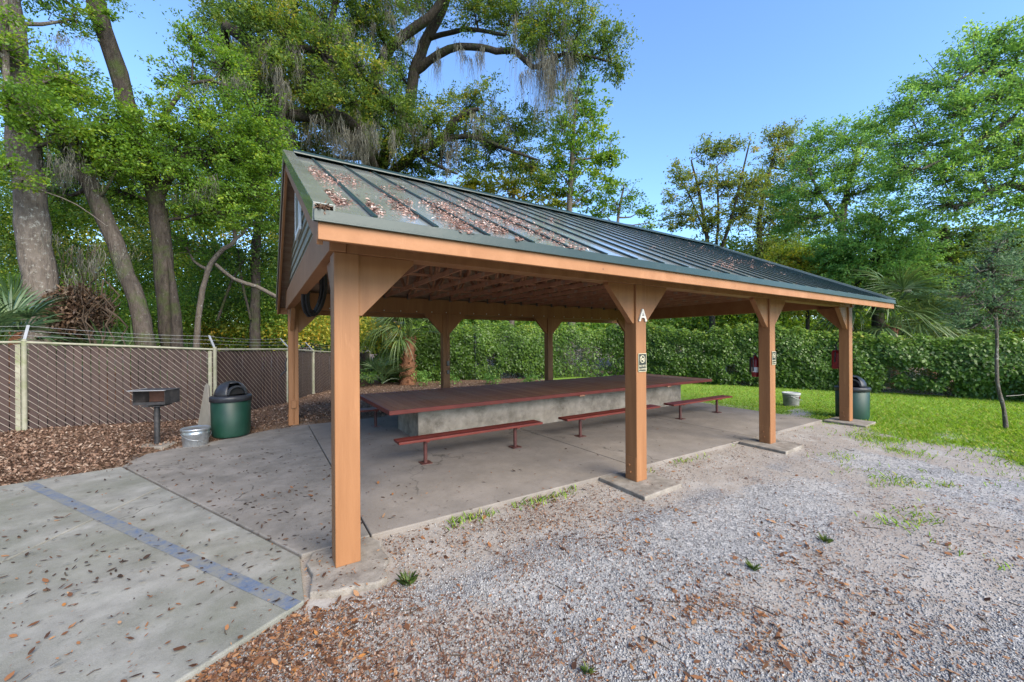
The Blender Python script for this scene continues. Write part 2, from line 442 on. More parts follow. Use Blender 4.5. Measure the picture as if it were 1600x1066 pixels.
# ------------------------------------------------------------------ concrete
M_slab = surf('concrete_slab', (.16, .138, .12), (.22, .192, .17), 1.6, .85, .35, 90, spec=.25, dirt=(.14, .122, .108), dscale=.9, dlo=.48, dhi=.70, crack=.5)
M_apron = surf('concrete_apron', (.16, .145, .128), (.235, .212, .19), 2.2, .88, .4, 80, spec=.2, dirt=(.11, .10, .088), dscale=1.3, dlo=.46, dhi=.70, crack=.6)
M_walk = surf('concrete_walk', (.165, .162, .145), (.265, .26, .235), 2.6, .88, .4, 80, spec=.2, dirt=(.105, .112, .08), dscale=.5, dlo=.43, dhi=.66, crack=.6)
M_foot = surf('concrete_foot', (.19, .168, .14), (.29, .26, .225), 7, .9, .5, 60, spec=.2, dirt=(.15, .13, .11), dscale=4, dlo=.46, dhi=.66)
def slab(name, polys, mat, top=0., th=.12, bevel=.012):
    mb = MB()
    for poly in polys:
        n = len(poly)
        V = [(x, y, float(gz(x)) + top - th) for x, y in poly] + [(x, y, float(gz(x)) + top) for x, y in poly]
        mb.add(V, [tuple(range(n))[::-1], tuple(range(n, 2 * n))] + [(i, (i + 1) % n, n + (i + 1) % n, n + i) for i in range(n)])
    o = mb.build(name, mat, None, bevel); tag(o, kind='structure'); return o
js = [.945, 5.06, 8.78, 12.12]; g = .007
polys = []
for a, b in zip(js[:-1], js[1:]): polys.append([(a + g, 4.23), (b - g, 4.23), (b - g + (.12 if b > 12 else 0), 10.75), (a + g, 10.75)])
slab('slab', polys, M_slab)
slab('apron', [[(.31, 4.20), (.938, 4.24), (.938, 10.75), (.13, 10.56), (-.85, 9.97), (-1.76, 9.50), (-1.91, 8.79)]], M_apron, -.004)
W0 = (-1.925, 8.775); W1 = (.292, 4.19); W2 = (.27, 3.46); W3 = (-.45, 3.03); W4 = (-9, -2.1); W5 = (-14, 4.5); W6 = (-9.5, 7.35); W7 = (-3.11, 8.52)
# the walkway, cut along its saw joint
JA = (-9.0, .13); JB = (-.54, 6.70); JE = (-.86, 6.60)
def lerp(a, b, t): return (a[0] + (b[0] - a[0]) * t, a[1] + (b[1] - a[1]) * t)
JR = lerp(W0, W1, .335)
slab('walkway', [[W0, lerp(W0, W1, .33), (-2.02, 5.565), (-11.4, -1.2 + .02), (-14, 4.5), W6, W7], [lerp(W0, W1, .335), W1, W2, W3, W4, (-11.4, -1.2), (-2.01, 5.55)]], M_walk, -.012)
m, nt, out = new_mat('line_paint'); L = nt.links; v = coords(nt)
c = mixc(nt, mapr(nt, noise(nt, v, 5, 10, .85), .36, .55), (.058, .100, .19), (.165, .168, .158)); p = N(nt, 'ShaderNodeBsdfPrincipled'); L.new(c, p.inputs['Base Color']); p.inputs['Roughness'].default_value = .8
L.new(p.outputs[0], out.inputs[0])
bl0 = np.array((-2.80, 8.42)); bl1 = np.array((.20, 3.42)); dv = bl1 - bl0; pn = np.array((-dv[1], dv[0])) / np.linalg.norm(dv) * .06
mb = MB(); ts = np.linspace(0, 1, 40)
top = [bl0 + dv * t for t in ts]
V = []
for t, q in zip(ts, top):
    for sgn in (-1, 1):
        w = q + pn * sgn * (1 + .12 * (vnoise(t * 40, sgn * 3.) - .5)); V.append((w[0], w[1], float(gz(w[0])) - .008))
mb.add(V, [(2 * i, 2 * i + 1, 2 * i + 3, 2 * i + 2) for i in range(39)])
o = mb.build('painted_line', m); tag(o, kind='structure')

# ------------------------------------------------------------------ pavilion
M_wood = surf('brown_paint', (.245, .108, .045), (.30, .138, .060), 5, .55, .35, 26, spec=.3, stretch=(1.6, 1.6, .12), dirt=(.18, .075, .036), dscale=1.5, dlo=.5, dhi=.8, spots=(.10, .045, .025))
M_wood2 = surf('fascia_paint', (.27, .118, .050), (.31, .143, .064), 2.5, .6, .12, 60, spec=.3, dirt=(.36, .17, .085), dscale=2, dlo=.5, dhi=.8, spots=(.10, .045, .025))
M_truss = surf('truss_wood', (.35, .165, .10), (.45, .235, .15), 4, .75, .2, 50, spec=.2)
M_deck = surf('deck_board', (.29, .18, .13), (.42, .30, .225), 3, .85, .3, 40, spec=.15, stretch=(1, 3, 1))
M_side = surf('siding', (.25, .23, .175), (.30, .28, .215), 3, .7, .15, 40, spec=.3)
M_white = surf('white_trim', (.62, .62, .60), (.72, .72, .70), 4, .6, .1)
M_hang = surf('galv_plate', (.10, .085, .08), (.17, .15, .14), 30, .5, .1, metal=.5)
# roof paint: dusty green metal, left end also paler for painted-in sky reflection
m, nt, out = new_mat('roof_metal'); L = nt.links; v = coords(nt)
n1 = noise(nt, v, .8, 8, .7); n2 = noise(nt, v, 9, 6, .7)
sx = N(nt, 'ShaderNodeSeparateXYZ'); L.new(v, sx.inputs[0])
dust_sheen = N(nt, 'ShaderNodeMath', operation='ADD'); L.new(mapr(nt, n1, .3, .7, 0, .35), dust_sheen.inputs[0]); L.new(mapr(nt, sx.outputs[0], .4, 9.0, .78, .08), dust_sheen.inputs[1])
c = mixc(nt, dust_sheen.outputs[0], (.028, .05, .045), (.32, .335, .305))
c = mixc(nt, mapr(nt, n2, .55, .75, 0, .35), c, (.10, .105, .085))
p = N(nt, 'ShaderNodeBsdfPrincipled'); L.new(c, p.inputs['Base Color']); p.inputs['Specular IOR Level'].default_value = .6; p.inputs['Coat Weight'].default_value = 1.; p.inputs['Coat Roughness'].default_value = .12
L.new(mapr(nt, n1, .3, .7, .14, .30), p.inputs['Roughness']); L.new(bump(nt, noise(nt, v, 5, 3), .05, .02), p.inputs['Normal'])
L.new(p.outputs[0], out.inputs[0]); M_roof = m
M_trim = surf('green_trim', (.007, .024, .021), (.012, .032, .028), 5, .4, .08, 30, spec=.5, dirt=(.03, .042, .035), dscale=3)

U = [.54, 4.50, 8.38, 12.43]; V1 = 3.77; WP = .214; VB = 10.83
ZB = 2.80; EZ = 2.93; EVF = 3.06; RV = 7.415; RZ = 5.10; BVE = 2 * RV - EVF
UL, UR = .34, 12.95
SL = (RZ - EZ) / (RV - EVF)
def rz_at(v): return EZ + (v - EVF) * SL if v <= RV else EZ + (BVE - v) * SL
PAV = thing('picnic_pavilion', 'open brown timber picnic pavilion with dark green standing seam metal roof', 'pavilion', (6.5, 7.4, 0))
for r_, v0 in ((0, V1), (1, VB)):
    for k, u in enumerate(U):
        z0 = float(gz(u))
        mb = MB(); mb.box((u, v0, z0), (u + WP, v0 + WP, ZB if r_ == 0 or True else ZB))
        po = mb.build('post', M_wood, PAV, .008)
        if not (r_ == 0 and k == 0):
            mb = MB()      # saw cut and bolt plate at the foot
            mb.box((u - .004, v0 + .02, z0 + .005), (u + WP - .03, v0 - .006, z0 + .33)) if False else None
            mb.box((u - .006, v0 + .012, z0 + .004), (u - .0005, v0 + WP - .012, z0 + .34))
            kp = mb.build('foot_board', M_wood, po, .002)
            for zz, yy in ((.12, .11), (.22, .13)):
                mb = MB(); mb.tube([(u - .004, v0 + yy, z0 + zz), (u - .024, v0 + yy, z0 + zz)], .015, 8); mb.build('bolt', M_wood, po)
        # concrete footing
        mb = MB(); zt = z0
        if r_ == 0:
            if k == 0: poly = [(.31, 3.52), (.50, 3.43), (.66, 3.42), (.80, 3.36), (.90, 3.40), (.92, 3.58), (.99, 3.70), (.97, 3.92), (1.00, 4.02), (.93, 4.20), (.40, 4.18), (.33, 4.0), (.36, 3.8)]
            else: poly = [(u - .30, 4.222), (u - .34, 3.36), (u + .50, 3.40), (u + .52, 4.222)]
            mb.prism(poly, 'z', z0 - .14, z0 + .002)
            mb.build('footing', M_foot, PAV, .015)
def gusset(u, v, a, axis, leg=.52, th=.09):
    """solid triangular brace; a = direction sign along the axis"""
    mb = MB()
    s = a
    if axis == 'x':
        x0 = u + (WP if a > 0 else 0)
        poly = [(x0, ZB), (x0 + s * leg, ZB), (x0 + s * leg, ZB - .04), (x0 + s * .03, ZB - leg - .04), (x0, ZB - leg - .04)]
        if s < 0: poly = poly[::-1]
        mb.prism(poly, 'y', v + .035, v + .035 + th)
    else:
        y0 = v + (WP if a > 0 else 0)
        poly = [(y0, ZB), (y0 + s * leg, ZB), (y0 + s * leg, ZB - .04), (y0 + s * .03, ZB - leg - .04), (y0, ZB - leg - .04)]
        mb.prism(poly, 'x', u + .035, u + .035 + th)
    mb.build('knee_brace', M_wood, PAV, .004)
for v0 in (V1, VB):
    for k, u in enumerate(U):
        if k < 3: gusset(u, v0, 1, 'x')
        if k > 0: gusset(u, v0, -1, 'x')
for u in (U[0], U[3]):
    gusset(u, V1, 1, 'y', .48); gusset(u, VB, -1, 'y', .48)
# long beams (doubled timbers) and gable beams
for v0 in (V1, VB):
    mb = MB(); mb.box((U[0] + .105, v0 + .002, ZB), (U[3] + WP - .105, v0 + WP - .002, 3.22)); mb.build('beam', M_wood, PAV, .006)
for a, b in ((U[0] - .04, U[0] + .10), (U[3] + WP - .10, U[3] + WP + .04)):
    zc0 = min(3.22, rz_at(V1 - .02) - .05)
    mb = MB(); mb.prism([(V1 - .03, ZB), (VB + WP + .03, ZB), (VB + WP + .03, zc0), (VB + WP - .05, 3.22), (V1 + .05, 3.22), (V1 - .03, zc0)], 'x', a, b)
    mb.build('gable_beam', M_wood2, PAV, .006)
# bolts under the back beam
for k in range(26):
    u = 1.0 + k * .45; mb = MB(); mb.tube([(u, VB - .002, ZB + .05), (u, VB - .02, ZB + .05)], .014, 6); mb.build('beam_bolt', M_white, PAV)
# trusses
for k in range(19):
    u = .92 + k * .635
    mb = MB(); t = .02; ch = .085
    zb = 3.19
    mb.box((u - t, V1 + WP + .004, zb), (u + t, VB - .004, zb + ch))
    for s in (1, -1):
        pA = (u, EVF + .1, rz_at(EVF + .1) - .12) if s > 0 else (u, BVE - .1, rz_at(BVE - .1) - .12)
        mb.bar(pA, (u, RV - s * .0, RZ - .14), 2 * t - .002, ch, (1, 0, 0)) if False else None
        y0 = V1 + WP + .01 if s > 0 else VB - .01
        a = Vector((u, y0, rz_at(y0) - .115)); b = Vector((u, RV - s * .005, RZ - .13))
        mb.bar(a, b, ch, 2 * t - .003, (1, 0, 0))
        prev_low = V1 + WP + .5 if s > 0 else VB - .5
        for q in (.34, .72):
            yt = y0 + (RV - y0) * q; yl = y0 + (RV - y0) * (q + .17)
            mb.bar((u, yt, rz_at(yt) - .16), (u, yl, zb + ch * .8), .06, 2 * t - .006, (1, 0, 0))
            yl2 = y0 + (RV - y0) * (q - .17)
            mb.bar((u, yl2, zb + ch * .8), (u, yt, rz_at(yt) - .16), .06, 2 * t - .009, (1, 0, 0))
    mb.bar((u, RV, zb + ch), (u, RV, RZ - .2), .06, 2 * t - .004, (1, 0, 0))
    nw = len(mb.f)
    for q in (.2, .35, .5, .65, .8):
        y = V1 + WP + (VB - V1 - WP) * q; mb.box((u - t - .003, y - .06, zb - .004 + .01), (u + t + .003, y + .06, zb + .075))
    tr = mb.build('truss', M_truss, PAV); tr.data.materials.append(M_deck); tr.data.polygons.foreach_set('material_index', [0] * nw + [1] * (len(mb.f) - nw))
    for y in (V1 + WP + .003, VB - .08):
        mb = MB(); mb.box((u - .035, y, zb - .015), (u + .035, y + .077, zb + .13)); mb.build('hanger', M_hang, tr)
# cross bracing boards over the chords
for y in (5.3, 7.35, 9.4):
    mb = MB(); mb.box((U[0] + .2, y, 3.28), (U[3], y + .09, 3.315)); mb.build('lateral_brace', M_truss, PAV)
# roof decks and panels
def slope_slab(v0, v1, top_off, th, u0, u1):
    mb = MB(); nrm = Vector((0, -SL, 1)).normalized() if v1 <= RV + .01 and v0 < v1 else Vector((0, SL, 1)).normalized()
    z = lambda v: rz_at(v)
    A = [(v0, z(v0)), (v1, z(v1))]
    up = [(a + nrm.y * top_off, b + nrm.z * top_off) for a, b in A]; dn = [(a + nrm.y * (top_off - th), b + nrm.z * (top_off - th)) for a, b in A]
    poly = [dn[0], dn[1], up[1], up[0]]
    mb.prism(poly, 'x', u0, u1); return mb
seams = [.73 + .4895 * k for k in range(25)]
for side in (0, 1):
    v0, v1 = (EVF, RV - .002) if side == 0 else (RV + .002, BVE)
    nrm = Vector((0, -SL, 1)).normalized() if side == 0 else Vector((0, SL, 1)).normalized()
    def mk(off, th, u0, u1, a=v0, b=v1):
        A = [(a, rz_at(a)), (b, rz_at(b))]
        up = [(p_ + nrm.y * off, q_ + nrm.z * off) for p_, q_ in A]; dn = [(p_ + nrm.y * (off - th), q_ + nrm.z * (off - th)) for p_, q_ in A]
        return [dn[0], dn[1], up[1], up[0]]
    mb = MB(); mb.prism(mk(-.022, .02, 0, 0, v0 + .04 if side == 0 else v0, v1 if side == 0 else v1 - .04), 'x', UL + .03, UR - .03); mb.build('roof_deck', M_deck, PAV)
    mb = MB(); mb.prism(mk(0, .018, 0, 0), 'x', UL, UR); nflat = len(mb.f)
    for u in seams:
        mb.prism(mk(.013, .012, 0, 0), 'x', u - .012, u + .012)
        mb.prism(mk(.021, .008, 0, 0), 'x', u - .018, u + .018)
    o = mb.build('roof_panel', M_roof, PAV); o.data.materials.append(M_trim); o.data.polygons.foreach_set('material_index', [0] * nflat + [1] * (len(mb.f) - nflat))  # ribs get the dark trim colour, painting in the shade on their sides
    # rake trim: raised box along each gable edge, open at the eave end
    for u0, u1, uo in ((UL - .035, UL + .11, -1), (UR - .11, UR + .035, 1)):
        mb = MB()
        e0, e1 = (v0 - .01, v1 + .02) if side == 0 else (v0 - .02, v1 + .01)
        def mk2(off, th): return mk(off, th, 0, 0, e0, e1) if False else mk(off, th, 0, 0)
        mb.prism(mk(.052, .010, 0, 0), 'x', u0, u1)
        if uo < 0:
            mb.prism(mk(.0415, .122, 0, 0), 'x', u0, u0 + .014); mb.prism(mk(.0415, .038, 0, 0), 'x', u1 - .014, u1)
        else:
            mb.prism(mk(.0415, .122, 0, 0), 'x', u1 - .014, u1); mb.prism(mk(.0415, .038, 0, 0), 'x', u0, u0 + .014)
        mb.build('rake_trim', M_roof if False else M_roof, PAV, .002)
    # rake board
    for u0, u1 in ((UL, UL + .042), (UR - .042, UR)):
        mb = MB(); mb.prism(mk(-.045, .20, 0, 0), 'x', u0, u1); mb.build('rake_board', M_wood2, PAV, .004)
    # eave trim + fascia
    ve = EVF if side == 0 else BVE; sg = -1 if side == 0 else 1
    mb = MB(); a, b = sorted((ve - sg * .002, ve + sg * .022)); mb.box((UL - .03, a, EZ - .085), (UR + .03, b, EZ + .004))
    a, b = sorted((ve + sg * .022, ve + sg * .034)); mb.box((UL - .03, a, EZ - .085), (UR + .03, b, EZ - .068)); mb.build('eave_trim', M_trim, PAV, .003)
    a, b = sorted((ve - sg * .001, ve - sg * .045)); mb = MB(); mb.box((UL - .002, min(a, b), EZ - .205), (UR + .002, max(a, b), EZ - .03)); mb.build('fascia', M_wood2, PAV, .005)
mb = MB(); mb.prism([(RV - .15, rz_at(RV - .15) + .055), (RV, RZ + .075), (RV + .15, rz_at(RV + .15) + .055), (RV + .15, rz_at(RV + .15) + .078), (RV, RZ + .10), (RV - .15, rz_at(RV - .15) + .078)], 'x', UL + .112, UR - .112)
mb.build('ridge_cap', M_trim, PAV, .003)
# gable walls: lap siding, louvre
for u0, sg in ((U[0] + .03, -1), (U[3] + WP - .03, 1)):
    mb = MB(); z = 3.222; step = .172
    while z < RZ - .2:
        z1 = min(z + step, RZ - .16)
        def lim(zz): return EVF + (zz + .10 - EZ) / SL
        a0 = max(lim(z), V1); a1 = lim(z1)
        if a1 < RV - .02:
            o0, o1 = sg * .03, sg * .006
            Q = [(u0 + o0, a0, z), (u0 + o0, 2 * RV - a0, z), (u0 + o1, 2 * RV - a1, z1), (u0 + o1, a1, z1), (u0, a0, z), (u0, 2 * RV - a0, z), (u0, 2 * RV - a1, z1), (u0, a1, z1)]
            mb.add(Q, [(0, 1, 2, 3) if sg < 0 else (3, 2, 1, 0), (4, 7, 6, 5) if sg < 0 else (5, 6, 7, 4), (0, 4, 5, 1), (1, 5, 6, 2), (3, 2, 6, 7), (0, 3, 7, 4)])
        z = z1
    mb.build('gable_siding', M_side, PAV)
    mb = MB(); us = sorted((u0 + sg * .032, u0 + sg * .07)); 
    y0, y1, z0, z1 = RV - .42, RV + .42, 3.78, 4.60
    for a, b in (((us[0], y0, z0), (us[1], y0 + .08, z1)), ((us[0], y1 - .08, z0), (us[1], y1, z1)), ((us[0], y0 + .08, z0), (us[1], y1 - .08, z0 + .08)), ((us[0], y0 + .08, z1 - .08), (us[1], y1 - .08, z1))): mb.box(a, b)
    lv = mb.build('louvre', M_white, PAV, .004)
    mb = MB()
    for k in range(9):
        zz = z0 + .1 + k * .07; mb.box((us[0] + .004, y0 + .08, zz), (us[0] + .02, y1 - .08, zz + .05))
    mb.build('louvre_slat', M_side, lv)
# conduit and electric box on the back corner post
M_cable = surf('black_rubber', (.012, .012, .014), (.025, .025, .03), 10, .5, .1, spec=.4)
mb = MB(); u = U[0]; mb.tube([(u + WP * .5, VB - .016, .05), (u + WP * .5, VB - .016, 2.75)], .014, 8); mb.build('conduit', M_wood, PAV)
mb = MB(); mb.box((u + .05, VB - .06, .42), (u + .16, VB - .001, .60)); mb.build('outlet_box', M_wood, PAV, .006)
for k in (1,):
    mb = MB(); mb.tube([(U[k] + .14, VB - .012, 1.2), (U[k] + .14, VB - .012, 2.78)], .010, 6); mb.build('conduit', M_truss, PAV)
    mb = MB(); mb.box((U[k] + .10, VB - .045, 1.28), (U[k] + .18, VB - .001, 1.42)); mb.box((U[k] + .105, VB - .04, 1.04), (U[k] + .175, VB - .001, 1.15)); mb.build('switch_box', M_hang, PAV, .004)

# ------------------------------------------------------------------ table and benches
M_red = surf('red_paint', (.125, .019, .013), (.17, .028, .019), 4, .5, .15, 40, spec=.4, dirt=(.11, .03, .022), dscale=5)
m, nt, out = new_mat('table_paint'); L = nt.links; v = coords(nt, (1, 1, 1))
v2 = coords(nt, (14, 1.2, 1)); n1 = noise(nt, v2, 1.5, 6); n0 = noise(nt, v, .7, 6, .7)
sx = N(nt, 'ShaderNodeSeparateXYZ'); L.new(v, sx.inputs[0])
gi = N(nt, 'ShaderNodeNewGeometry'); c0 = mixc(nt, gi.outputs['Random Per Island'], (.23, .105, .06), (.40, .22, .135)); c = mixc(nt, mapr(nt, n1, .35, .65), c0, (.31, .145, .088))
c = mixc(nt, mapr(nt, n0, .5, .7, 0, .7), c, (.30, .21, .16))
p = N(nt, 'ShaderNodeBsdfPrincipled'); L.new(c, p.inputs['Base Color']); L.new(mapr(nt, n0, .3, .7, .6, .75), p.inputs['Roughness']); p.inputs['Specular IOR Level'].default_value = .12
L.new(bump(nt, n1, .2, .004), p.inputs['Normal']); L.new(p.outputs[0], out.inputs[0]); M_top = m
M_ped = surf('pedestal_concrete', (.215, .185, .15), (.345, .30, .25), 3.5, .9, .5, 50, spec=.2, dirt=(.135, .115, .092), dscale=2.2, dlo=.5, dhi=.7)
TB = thing('picnic_table', 'very long red-brown plank table on a concrete pedestal under the roof', 'table', (6.95, 8.42, float(gz(6.95))))
def gzz(u): return float(gz(u))
tu0, tu1, tv0, tv1 = 1.91, 12.0, 7.08, 9.77
def tz(u): return .76 + 0 * u
mb = MB(); u = tu0 + .045; w = .1397
while u < tu1 - .05:
    e = min(u + w - .010, tu1 - .046); h = .0 if False else rng.normal() * .0012
    mb.box((u, tv0 + .045, .722), (e, tv1 - .045, .760 + h)); u += w
mb.build('table_top', M_top, TB, .003)
mb = MB(); mb.box((tu0, tv0, .685), (tu1, tv0 + .042, .763)); mb.box((tu0, tv1 - .042, .685), (tu1, tv1, .763)); mb.box((tu0, tv0 + .0425, .685), (tu0 + .042, tv1 - .0425, .763)); mb.box((tu1 - .042, tv0 + .0425, .685), (tu1, tv1 - .0425, .763))
mb.build('edge_board', M_red, TB, .006)
mb = MB(); mb.box((2.66, 7.72, gzz(11) - .01), (11.33, 9.12, .70)); mb.build('pedestal', M_ped, TB, .02)
for u in (6.45, 9.8):
    mb = MB(); mb.box((u, 7.10, .655), (u + .16, 7.74, .72)); mb.build('bearer', M_truss, TB)
for y in (7.4, 9.3):
    mb = MB(); mb.box((tu0 + .05, y, .7005), (tu1 - .05, y + .1, .7215)); mb.build('stringer', M_truss, TB)
def bench_at(u0, length, v, z):
    b = thing('bench', 'x', 'bench', (u0, v, z), 'benches bolted along the long table')
    mb = MB()
    for k in range(2): mb.box((0, k * .155, .395), (length, k * .155 + .148, .435))
    mb.build('seat', M_red, b, .006, local=True)
    for x in (.45, length - .58):
        mb = MB(); mb.box((x, .02, .372), (x + .06, .285, .395)); mb.build('seat_bracket', M_red, b, local=True)
    for x in (.63 - .15, length - .55):
        mb = MB(); mb.tube([(x, .152, .012), (x, .152, .374)], .032, 12); mb.box((x - .09, .06, 0), (x + .09, .245, .014))
        mb.build('leg', M_leg, b, local=True)
    return b
M_leg = surf('leg_paint', (.065, .02, .018), (.10, .034, .028), 6, .5, .1, 40, spec=.4)
BL = ['red bench nearest the camera, in front of the table beside the big front post', 'red bench partly behind the post with the white letter A', 'red bench at the far right end of the table by the grass', 'red bench behind the near left end of the table', 'red bench behind the middle of the table', 'red bench behind the far end of the table']
bens = [(1.80, 2.80, 6.12), (5.22, 2.95, 6.12), (8.70, 2.72, 6.13), (1.80, 2.80, 9.50)]
for k, (u0, ln, v) in enumerate(bens):
    b = bench_at(u0, ln, v, gzz(u0 + 1)); b['label'] = BL[k]

# ------------------------------------------------------------------ signs, letter, extinguishers
M_sign = surf('sign_black', (.012, .014, .012), (.02, .022, .018), 20, .4, .05, spec=.5)
M_gold = surf('sign_gold', (.42, .38, .26), (.50, .46, .33), 20, .5, .05)
M_cream = surf('cream_letter', (.62, .57, .50), (.70, .65, .58), 20, .6, .1)
RXm = Matrix.Rotation(PI / 2, 4, 'X')
def sign(uc, zc, w, h, label):
    s = thing('sign', label, 'sign', (uc, V1 - .004, zc), 'small black signs on the front posts')
    mb = MB(); mb.box((-w / 2, -.006, -h / 2), (w / 2, .003, h / 2)); mb.build('plate', M_sign, s, .002, local=True)
    mb = MB(); b = .008
    for a, c in (((-w / 2, -.009, -h / 2), (w / 2, -.0062, -h / 2 + b)), ((-w / 2, -.009, h / 2 - b), (w / 2, -.0062, h / 2)), ((-w / 2, -.009, -h / 2 + b), (-w / 2 + b, -.0062, h / 2 - b)), ((w / 2 - b, -.009, -h / 2 + b), (w / 2, -.0062, h / 2 - b))): mb.box(a, c)
    mb.build('border', M_gold, s, local=True)
    cz = h * .19; R = w * .32
    mb = MB(); n = 28
    ring = [(math.cos(2 * PI * k / n), math.sin(2 * PI * k / n)) for k in range(n)]
    V = [(a * R, -.010, cz + c * R) for a, c in ring] + [(a * R * .80, -.010, cz + c * R * .80) for a, c in ring]
    mb.add(V, [(k, (k + 1) % n, n + (k + 1) % n, n + k) for k in range(n)])
    q = R * .86 * .7071; t = R * .09
    mb.add([(-q - t, -.0105, cz + q - t), (-q + t, -.0105, cz + q + t), (q + t, -.0105, cz - q + t), (q - t, -.0105, cz - q - t)], [(0, 1, 2, 3)])
    # animal outline inside the circle
    dogp = [(-.55, .05), (-.35, .1), (.25, .1), (.38, .38), (.5, .3), (.66, .2), (.6, .08), (.42, .02), (.38, -.5), (.24, -.5), (.2, -.18), (-.3, -.18), (-.32, -.5), (-.46, -.5), (-.48, -.1), (-.62, .2)]
    mb.add([(a * R * .95, -.0098, cz + c * R * .95) for a, c in dogp], [tuple(range(len(dogp)))])
    mb.build('symbol', M_gold, s, local=True)
    for txt, zz, sz in (('NO PETS', -h * .19, w * .225), ('ALLOWED', -h * .36, w * .225)):
        text_obj('lettering', txt, sz, M_gold, s, Matrix.Translation((0, -.009, zz)) @ RXm, .0015, .0006)
    return s
uc, zc = on_v(1004.8, 566.5, V1); sign(U[1] + WP * .54, zc, .170, .262, 'black and gold no pets sign below the letter A on the second front post')
uc, zc = on_v(1210.5, 559.5, V1); sign(U[2] + WP * .62, zc, .150, .262, 'black and gold no pets sign on the third front post, fire extinguisher behind')
ua, za = on_v(1005, 494, V1)
lt = text_obj('letter', 'A', .245, M_cream, None, Matrix.Identity(4), .012, .004)
lt.matrix_world = Matrix.Translation((U[1] + WP * .56, V1 - .014, za)) @ RXm
tag(lt, 'cream letter A fixed high on the second front post', 'letter')
M_ext = surf('extinguisher_red', (.19, .006, .008), (.24, .009, .012), 8, .4, .0, spec=.5)
M_labelw = surf('label_white', (.6, .58, .55), (.7, .68, .65), 12, .6, 0)
def extinguisher(u, v, z, label, cover=False):
    e = thing('fire_extinguisher', label, 'fire extinguisher', (u, v, z), 'fire extinguishers hung behind the front posts')
    if not cover:
        mb = MB(); mb.lathe([(.0, 0), (.062, .004), (.07, .02), (.07, .33), (.055, .385), (.028, .41), (.02, .43)], n=20); mb.build('cylinder', M_ext, e, local=True)
        mb = MB(); mb.lathe([(.0712, .10), (.0712, .20)], n=20); mb.build('label', M_labelw, e, local=True)
        mb = MB(); mb.tube([(0, 0, .42), (0, 0, .47)], .018, 8); mb.bar((0, 0, .47), (-.11, 0, .50), .02, .012); mb.bar((0, 0, .455), (-.10, 0, .44), .02, .010); mb.build('valve', M_cable, e, local=True)
        mb = MB(); mb.tube([(-.02, 0, .45), (-.085, 0, .43), (-.098, 0, .33), (-.09, 0, .12)], [.011, .011, .011, .016], 8); mb.build('hose', M_cable, e, local=True)
        mb = MB(); mb.box((-.02, .066, .1), (.02, .11, .4)); mb.build('bracket', M_cable, e, local=True)
    else:
        mb = MB(); mb.prism([(-.10, -.02), (.10, -.02), (.10, .40), (.04, .47), (-.06, .47), (-.10, .38)], 'y', -.08, .09); mb.build('cover', M_ext, e, .03, local=True)
        mb = MB(); mb.tube([(0, 0, .44), (.0, .02, .62), (.05, -.09, .80)], .012, 6); mb.tube([(-.05, .0, .46), (-.04, .02, .56), (.0, .02, .62)], .009, 6); mb.build('strap', M_cable, e, local=True)
        mb = MB(); mb.tube([(-.1, 0, .42), (-.125, 0, .30), (-.115, .01, .15)], .014, 6); mb.build('hose', M_cable, e, local=True)
    return e
extinguisher(U[2] + .11, V1 + WP + .11, 1.24, 'red fire extinguisher with a white label on the back of the third front post')
extinguisher(U[3] + .16, V1 + WP + .09, 1.25, 'red covered fire extinguisher strapped to the back of the farthest front post', True)
# coil of black cable under the gable
pc = at(492, 455, 6.75)
cb = thing('cable_coil', 'looped bundle of black cable hanging under the left gable beam', 'cable', (pc[0], pc[1], pc[2] - .3))
mb = MB()
for k in range(9):
    P = []; off = rng.normal(size=3) * .022
    for t in np.linspace(0, 2 * PI, 28):
        a = .17 + .02 * rng.random(); bb = .44 + .03 * rng.random()
        q = np.array([math.cos(t) * .15, -math.cos(t) * a * .6 + math.sin(t) * bb * .55, math.sin(t) * bb * .80 + math.cos(t) * .06])
        P.append(pc + off + q * np.array([1, -1, 1]))
    mb.tube(P, .022, 6, cap=False)
mb.build('coil', M_cable, cb)
mb = MB(); mb.tube([pc + np.array([0, -.2, .33]), pc + np.array([-.02, -.23, .5]), pc + np.array([.02, -.25, .62])], .012, 6); mb.build('hook', M_hang, cb)
# black strap hanging on the back corner post
ps = (U[0] - .03, VB + .05)
st = thing('strap', 'short black strap hanging from the back corner post', 'strap', (ps[0], ps[1], 1.3))
mb = MB(); mb.tube([(ps[0], ps[1], 1.62), (ps[0] - .03, ps[1], 1.5), (ps[0] - .02, ps[1], 1.32), (ps[0] - .09, ps[1] - .01, 1.26), (ps[0] - .14, ps[1] - .02, 1.18)], [.012, .02, .022, .022, .014], 6); mb.build('webbing', M_cable, st)

# ------------------------------------------------------------------ bins, grill, pails
m, nt, out = new_mat('bin_green'); L = nt.links; v = coords(nt, (1, 1, 1), 'UV') if False else coords(nt)
vo = N(nt, 'ShaderNodeTexVoronoi'); vo.inputs['Scale'].default_value = 34; L.new(v, vo.inputs['Vector'])
c = mixc(nt, mapr(nt, noise(nt, v, 2.5, 6), .35, .65), (.002, .027, .017), (.006, .045, .027)); c = mixc(nt, mapr(nt, noise(nt, v, 6, 6, .7), .58, .8, 0, .5), c, (.03, .055, .038))
p = N(nt, 'ShaderNodeBsdfPrincipled'); L.new(c, p.inputs['Base Color']); p.inputs['Roughness'].default_value = .5
L.new(bump(nt, mapr(nt, vo.outputs['Distance'], 0, .03), .8, .008), p.inputs['Normal']); L.new(p.outputs[0], out.inputs[0]); M_bin = m
M_lid = surf('bin_lid', (.016, .017, .022), (.028, .03, .036), 6, .42, .1, 60, spec=.45)
M_void = surf('bin_inside_shade', (.004, .004, .005), (.008, .008, .009), 5, .8, 0)  # near-black: shade inside the bin put into the colour
